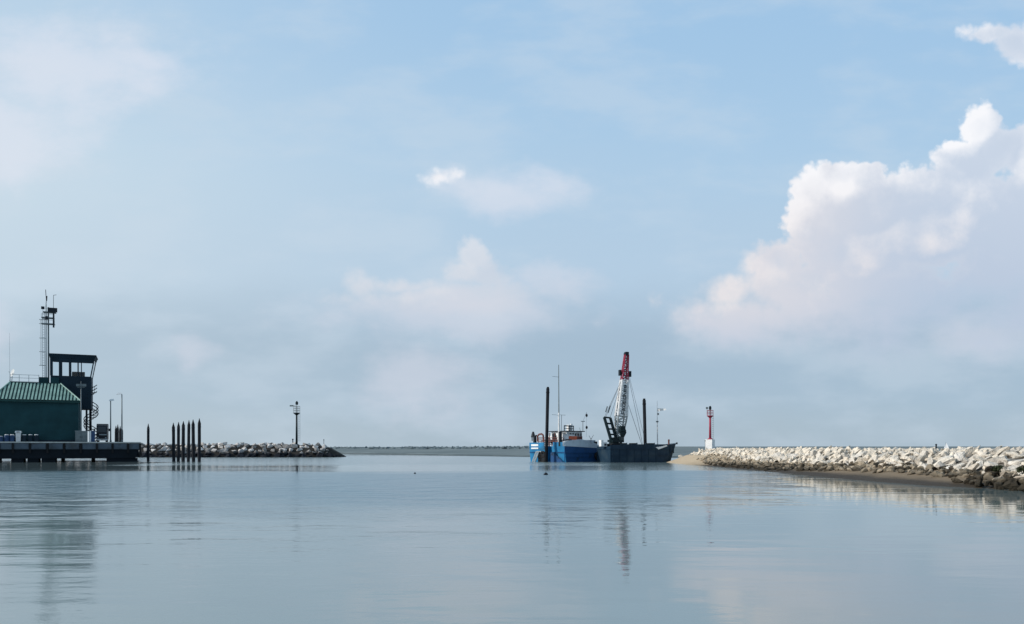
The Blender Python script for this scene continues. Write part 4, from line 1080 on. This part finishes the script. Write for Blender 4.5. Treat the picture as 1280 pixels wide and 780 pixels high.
def S1_d(px, x):     # breadth at which the stern plane (local x) meets photo column px
    u = (px - 640) / FPX
    # X = X0 + x c - d s ; Y = Y0 + x s + d c ; X = u Y
    return (S1.X0 + x * S1.c - u * (S1.Y0 + x * S1.s)) / (S1.s + u * S1.c)
def S1_z(py, d, x):
    return H + (HZ - py) * (S1.Y0 + x * S1.s + d * S1.c) / FPX
ship()

def spud(fr, px_top, py_top, px_bot, d, r, label, lean=True):
    b = fr.P(px_bot, 577, d); b.z = -2.5; t = fr.P(px_top, py_top, d)
    th = Thing(fr, b, 'spud_pole', label, 'spud pole')
    mb = MB(); mb.bar(b, t, r, r, n=12); th.part('tube', mb, M['black'], smooth=True)
    mb = MB(); ax = (t - b).normalized(); mb.bar(t, t + ax * .22, r * .8, r * .7, n=10); mb.bar(t - ax * .7, t - ax * .5, r * 1.12, n=12); th.part('head', mb, M['black'])
f1 = Frame(683, 120.2, R(40)); spud(f1, 684.8, 485.5, 682.4, 0, .25, 'tall black spud pole at the stern of the blue ship')

# ------------------------------------------------------------------ crane barge
S2 = Frame(763, 116.3, R(15))
def barge():
    P = S2.P; B = 5.4; x1 = S2.t(836, 0); zt = P(790, 558).z
    th = Thing(S2, (0, 0, 0), 'crane_barge', 'dark blue grey steel barge with raked bow carrying the lattice crane', 'barge')
    mb = MB(); n = [(0, -.8), (x1 - 1.6, -.8), (x1 - .7, .35), (x1, 1.2), (x1, zt), (0, zt)]
    mb.prism([(x, 0, z) for x, z in n], (0, B, 0)); hull = th.part('hull', mb, M['barge'])
    mb = MB(); mb.bb(-.08, x1 + .05, -.1, -.001, zt - .42, zt - .30); mb.bb(-.08, x1 - .2, -.08, -.001, 1.0, 1.08)
    k = .3
    while k < x1 - 1: mb.bb(k, k + .09, -.07, -.001, .1, zt - .43); k += 1.15
    mb.bb(-.09, -.002, .1, B, zt - .42, zt - .3)
    th.part('rubbing_strake', mb, M['barge'], hull)
    mb = MB(); mb.bb(1.6, x1 - .1, .02, .1, zt + .002, zt + .32); mb.bb(-.05, 2.0, .02, .12, zt + .002, zt + .22); mb.bb(x1 - .1, x1, .02, B, zt + .002, zt + .25)
    for k in (2.6, 4.2, 5.6, 7.0): mb.bar((k, .06, zt), (k, .06, zt + .55), .07, n=7)
    th.part('bulwark', mb, M['barge'], hull)
    for k in (2.2, 3.9, 6.6):
        mb = MB(); mb.bb(k, k + .9, 1.2, 2.3, zt + .003, zt + .5); th.part('hatch', mb, M['dark_steel'])
    # pale bow plate
    mb = MB(); q = [P(819.5, 559, -.02), P(823, 561.8, -.02), P(834, 557.6, -.02), P(833, 556.4, -.02), P(826, 558.2, -.02)]
    mb.prism([(p.x, -.11, p.z) for p in q], (0, .08, 0)); th.part('bow_mark', mb, M['white'], hull)
    # flag mast with light
    mb = MB(); d = 2.4; f = P(822, 556, d); mb.bar((f.x, d, zt), P(821.6, 528, d), .10, .08, n=8); mb.bar(P(821.6, 528, d), P(821.5, 501, d), .05, .03, n=7); fm = th.part('flag_mast', mb, M['dirty_white'])
    mb = MB(); mb.box(P(821.6, 527, d), (.34, .2, .2)); mb.box(P(822.6, 517.5, d), (.22, .15, .3)); th.part('mast_light', mb, M['grey_paint'], fm)
    mb = MB(); a = P(821.9, 511, d); pts = []
    for i in range(7):
        t = i / 6; wv = .03 * sin(t * 7); pts += [(a.x + t * 1.0, d + wv - t * .9, a.z + .08 - t * .10), (a.x + t * 1.0, d + wv - t * .9, a.z - .42 + t * .22)]
    mb.poly(pts, [(2 * i, 2 * i + 1, 2 * i + 3, 2 * i + 2) for i in range(6)]); th.part('flag', mb, M['white'], fm)
    # little white cabin and locker near the crane
    mb = MB(); d = 1.6; a, c = P(751.5, 557, d), P(758.8, 550, d); 
    mb.bb(a.x, (a.x + c.x) / 2 - .1, d, d + .9, zt + .001, c.z); mb.bb((a.x + c.x) / 2 - .1, c.x, d, d + .9, zt + .001, (a.z + c.z) / 2 + .1); cb = th.part('cabin', mb, M['white'])
    mb = MB(); mb.bb((a.x + c.x) / 2 + .02, c.x - .08, d - .02, d - .001, zt + .1, zt + .42); th.part('window', mb, M['dark_glass'], cb)
    return zt
zt2 = barge()
f2 = Frame(806, 117.2, R(15)); spud(f2, 805.2, 500, 807.6, 0.9, .24, 'black spud pole on the right half of the crane barge')

def crane():
    d = 2.6; P = lambda px, py, dd=d: S2.P(px, py, dd)
    b = Vector((S2.t(769, d), d, zt2))
    th = Thing(S2, b, 'lattice_crane', 'lattice boom crane with white boom, red tip and dark gantry on the barge', 'crane')
    x = b.x
    # base, tracks and house
    for yy in (d - 1.5, d + 1.0):
        mb = MB(); mb.prism([(x - 1.2, yy, zt2 + .1), (x - 1.0, yy, zt2), (x + .9, yy, zt2), (x + 1.1, yy, zt2 + .12), (x + 1.1, yy, zt2 + .32), (x + .9, yy, zt2 + .42), (x - 1.0, yy, zt2 + .42), (x - 1.2, yy, zt2 + .32)], (0, .55, 0)); th.part('track', mb, M['rubber'])
    mb = MB(); mb.lathe((x - .2, d, zt2 + .3), [(.75, 0), (.75, .35)], n=16); mb.bb(x - .8, x + .6, d - .9, d + 1.1, zt2 + .65, zt2 + 1.0); mb.bb(x - .5, x + .2, d - .6, d + .9, zt2 + 1.0, zt2 + 1.35); th.part('machine_house', mb, M['crane_dark'])
    mb = MB(); mb.bb(x + .35, x + 1.0, d - 1.0, d - .2, zt2 + .6, zt2 + 1.5); cab = th.part('cab', mb, M['crane_dark'])
    mb = MB(); mb.bb(x + .42, x + .92, d - 1.02, d - 1.001, zt2 + .95, zt2 + 1.42); th.part('window', mb, M['dark_glass'], cab)
    # gantry: wide ladder-like frame leaning back to the left
    mb = MB(); dl, dr_ = d - .9, d + .9
    for px0, py0, px1, py1, dd, w in ((755.2, 521.5, 765.5, 556, d - .3, .22), (762.8, 522.3, 772.5, 556, d - .3, .22), (755.8, 521.5, 766, 556, d + .9, .17), (763, 522.3, 772.8, 556, d + .9, .17)):
        mb.bar(P(px0, py0, dd), P(px1, py1, dd), w * .95, w * 1.1, n=6)
    for k in (0.0, .22, .42, .62, .8):
        for dd in (d - .3, d + .9):
            a = P(755.2, 521.5, dd).lerp(P(765.5, 556, dd), k); c = P(762.8, 522.3, dd).lerp(P(772.5, 556, dd), k); mb.bar(a, c, .14, n=6)
        for px, p2 in ((755.2, 765.5), (762.8, 772.5)):
            mb.bar(P(px, 521.5, d - .3).lerp(P(p2, 556, d - .3), k), P(px, 521.5, d + .9).lerp(P(p2, 556, d + .9), k), .08, n=5)
    th.part('gantry', mb, M['crane_dark'])
    # boom
    bf = P(773.5, 554); bt = P(783.3, 441.5); ax = bt - bf; Lb = ax.length; ax.normalize()
    side = Vector((ax.z, 0, -ax.x)); dep = Vector((0, 1, 0))
    def hw(k): return .30 + .42 * min(1, k / .28) if k < .28 else (.72 - .47 * (k - .28) / .72 * (1.0 if k < .8 else 1.0))
    def corner(k, s, e): w = hw(k); return bf + ax * (Lb * k) + side * (w * s) + dep * (w * .8 * e)
    def section(k0, k1, nb, rc, rd, m, name):
        mb = MB()
        for s in (-1, 1):
            for e in (-1, 1): 
                for i in range(nb): a, c = k0 + (k1 - k0) * i / nb, k0 + (k1 - k0) * (i + 1) / nb; mb.bar(corner(a, s, e), corner(c, s, e), rc, n=6)
        for i in range(nb):
            a, c = k0 + (k1 - k0) * i / nb, k0 + (k1 - k0) * (i + 1) / nb; f = 1 if i % 2 else -1
            for e in (-1, 1): mb.bar(corner(a, f, e), corner(c, -f, e), rd, n=5); mb.bar(corner(c, -1, e), corner(c, 1, e), rd, n=5)
            for s in (-1, 1): mb.bar(corner(a, s, f), corner(c, s, -f), rd, n=5)
        return th.part(name, mb, m)
    low = section(0, .30, 5, .12, .065, M['crane_grey'], 'boom_foot')
    midb = section(.30, .70, 7, .19, .06, M['dirty_white'], 'boom')
    tip = section(.70, .985, 6, .10, .055, M['red'], 'boom_tip')
    # lettered board along the middle of the boom
    mb = MB(); k0, k1 = .31, .66
    def board(k, s): w = hw(k); return bf + ax * (Lb * k) + side * (w * s) + dep * (-w * .8 - .16)
    mb.prism([board(k0, -.55), board(k0, .55), board(k1, .55), board(k1, -.55)], (0, .03, 0)); bd = th.part('sign_board', mb, M['dirty_white'], midb)
    glyphs = ['|-_', '|/\\', 'o', '|=', 'o|', '|\\|', '=|', '-o']
    mb = MB(); ng = len(glyphs); rg = random.Random(4)
    for gi in range(ng):      # worn dark lettering, read from the side along the boom
        ka = k0 + .012 + (k1 - k0 - .02) * gi / ng; kb = ka + (k1 - k0 - .02) / ng * .72
        A = lambda u, v: board(ka + (kb - ka) * u, -.42 + .84 * v) + dep * -.012
        def stroke(u0, v0, u1, v1): mb.bar(A(u0, v0), A(u1, v1), .06, n=4)
        for ch in glyphs[gi]:
            if ch == '|': stroke(0, 0, 0, 1)
            elif ch == '-': stroke(0, .5, 1, .5)
            elif ch == '_': stroke(0, 0, 1, 0)
            elif ch == '=': stroke(0, .1, 1, .1); stroke(0, .9, 1, .9); stroke(0, .5, 1, .5)
            elif ch == '/': stroke(0, 1, 1, 0)
            elif ch == '\\': stroke(0, 0, 1, 1)
            elif ch == 'o': stroke(0, .1, 1, .1); stroke(0, .9, 1, .9); stroke(0, .1, 0, .9); stroke(1, .1, 1, .9)
    th.part('lettering', mb, M['navy'], bd)
    mb = MB(); c = bf + ax * (Lb * .985); mb.box(c + ax * .15, (.55, .5, .45)); mb.bar(c + Vector((-.05, -.3, .1)), c + Vector((-.05, .3, .1)), .3, n=14); th.part('boom_head', mb, M['dark_steel'])
    for s in (-1, 1):
        mb = MB(); c = bf + ax * (Lb * .775) + side * (s * .8); mb.box(c, (.3, .5, .85)); mb.bar(c + side * (-s * .35), c, .08, n=6); th.part('sheave_box', mb, M['dark_steel'])
    mb = MB()
    for k in (.45, .53): 
        c = bf + ax * (Lb * (k + .02)) + side * (hw(k) + .12); mb.box(c, (.18, .3, .45))
    th.part('boom_light', mb, M['dark_steel'])
    # grab hanging by the boom foot
    g = P(778.8, 540, d - 1.2); mb = MB()
    mb.prism([(g.x - .32, g.y, g.z + .9), (g.x + .3, g.y, g.z + .9), (g.x + .55, g.y, g.z - .1), (g.x + .2, g.y, g.z - .75), (g.x - .15, g.y, g.z - .3), (g.x - .4, g.y, g.z + .1)], (0, .8, 0)); mb.bar((g.x - .3, g.y - .05, g.z + .2), (g.x + .45, g.y - .05, g.z + .2), .1, n=6)
    th.part('grab', mb, M['crane_dark'])
    # ropes
    mb = MB(); tA = P(783.3, 443); 
    for a, c, r in ((P(755.5, 521.5, d - .2), P(781, 466, d - .3), .03), (P(757, 521.5, d + .6), P(781.5, 466, d + .3), .03), (P(762.5, 522.3), P(782, 462), .03),
                    (P(783.8, 446), P(785.6, 472), .022), (P(785.4, 470), P(797, 525), .028), (P(797, 525), P(803.5, 557), .028), (P(786, 468), P(805, 545), .022),
                    (P(783.5, 500), P(802.5, 556.5), .034), (P(783.2, 444), P(778.8, 533, d - 1.2), .02)): mb.bar(a, c, r, n=5)
    for a, c in ((P(757, 515), P(759.2, 508)), (P(760, 516), P(763, 507))): mb.bar(a, c, .09, n=6)
    th.part('rope', mb, M['rope'])
crane()

def grey_vessel():
    f = Frame(848.5, 124.5, R(4)); P = f.P
    b = P(835, 566); b.z = 0
    th = Thing(f, b, 'grey_barge', 'grey blue barge with raised flared bow moored behind the crane barge', 'barge')
    x0 = f.t(792); x1 = f.t(845); xb = f.t(848.5); xa = f.t(831); zt = P(840, 554.5).z; zl = P(800, 559.5).z
    mb = MB(); B = 4.5
    # flared bow: deck outline wider than the waterline outline
    deck = [(x0, 0, zl), (xa, 0, zl), (xa + .05, 0, zt - .25), (x1, 0, zt), (xb + .1, B * .5, zt + .12), (x1, B, zt), (xa + .05, B, zt - .25), (xa, B, zl), (x0, B, zl)]
    keel = [(x0, .2, -.8), (xa - .3, .2, -.8), (xa - .25, .2, -.8), (x1 - .9, .9, -.8), (xb - .9, B * .5, -.8), (x1 - .9, B - .9, -.8), (xa - .25, B - .2, -.8), (xa - .3, B - .2, -.8), (x0, B - .2, -.8)]
    n = len(deck); mb.poly(keel + deck, [(i, (i + 1) % n, n + (i + 1) % n, n + i) for i in range(n)] + [tuple(range(n, 2 * n))])
    hull = th.part('hull', mb, M['barge_bow'])
    mb = MB()
    for i in range(3): a = xa + .25 + i * .55; mb.hexa([(a, -.06, zt - 1.5), (a + .1, -.06, zt - 1.5), (a + .1, .1, zt - 1.5), (a, .1, zt - 1.5), (a, -.1, zt - .12), (a + .1, -.1, zt - .12), (a + .1, .1, zt - .12), (a, .1, zt - .12)])
    th.part('rib', mb, M['barge'], hull)
    mb = MB(); q = P(836, 549.2, .6); mb.bar((q.x, .6, zt - .3), (q.x, .6, q.z), .13, n=8); mb.bar((q.x - .15, .6, q.z - .2), (q.x + .15, .6, q.z - .2), .05, n=6); th.part('bollard', mb, M['rust'])
    mb = MB(); q = P(846, 553, 1.); mb.bar((q.x, 1., zt - .1), (q.x, 1., q.z), .14, n=8); th.part('bollard', mb, M['dark_steel'])
grey_vessel()

# ------------------------------------------------------------------ small far things
def floats():
    for px, py, kind, lab in ((371.3, 589.5, 'stick', 'thin dark stake in the water below the left breakwater light'), (518.7, 592, 'buoy', 'tiny dark mooring buoy in the middle of the harbour'), (682.3, 593.5, 'buoy', 'small dark mooring buoy in front of the black spud pole')):
        Y = H * FPX / (py - HZ); f = Frame(px, Y); mb = MB(); c = Vector((0, 0, 0))
        if kind == 'stick': mb.bar((0, 0, -.6), (0.02, 0, .42), .05, .04, n=7); mb.box((.02, 0, .45), (.12, .12, .1))
        else: r = .16 if px > 600 else .09; mb.lathe((0, 0, -r * .6), [(r * .4, 0), (r, r * .5), (r * 1.05, r * .9), (r * .7, r * 1.4), (r * .2, r * 1.6), (r * .15, r * 2.)], n=12)
        single(f, c, 'water_stake' if kind == 'stick' else 'mooring_buoy', mb, M['black'], lab, 'stake' if kind == 'stick' else 'buoy')
    # a sail beyond the right breakwater, and a dark post on it
    f = Frame(1182.3, 260.); P = f.P
    th = Thing(f, (0, 0, 0), 'sailing_boat', 'tiny white sail just showing over the right breakwater', 'sailing boat')
    mb = MB(); z = 0.; hull = [(-2.2, 0, .9), (-1.6, -.8, .9), (1.6, -.8, .9), (2.2, 0, .9), (1.6, .8, .9), (-1.6, .8, .9)]; k = [(x * .7, y * .4, -.3) for x, y, _ in hull]
    mb.poly(k + hull, [(i, (i + 1) % 6, 6 + (i + 1) % 6, 6 + i) for i in range(6)] + [tuple(range(6, 12))]); th.part('hull', mb, M['white'])
    mb = MB(); mb.bar((0, 0, .8), (0, 0, P(1182, 552.3).z), .05, n=6); th.part('mast', mb, M['galv'])
    mb = MB(); zt = P(1182, 553).z; mb.poly([(.06, 0, 1.2), (1.0, -1.0, 1.3), (.06, 0, zt)], [(0, 1, 2)]); mb.poly([(-.06, 0, 1.2), (-.7, .6, 1.2), (-.06, 0, zt * .85)], [(0, 1, 2)]); th.part('sail', mb, M['hull_white'])
    f = Frame(1170.2, 57.); b = f.P(1170.2, 561.5); mb = MB(); t = f.P(1170.2, 556.3); mb.bar(b, t, .055, .05, n=8); mb.lathe(t, [(.07, 0), (.075, .04), (.02, .09)], n=8)
    single(f, b, 'marker_post', mb, M['dark_steel'], 'small dark post on the crest of the right breakwater beside the far sail', 'post')
floats()

# ------------------------------------------------------------------ render settings
scene.view_settings.view_transform = 'Standard'; scene.view_settings.look = 'None'; scene.view_settings.exposure = 0; scene.view_settings.gamma = 1
scene.render.engine = 'CYCLES'
scene.cycles.max_bounces = 4; scene.cycles.transparent_max_bounces = 12
scene.cycles.use_denoising = True
scene.render.resolution_x = 1024; scene.render.resolution_y = 624
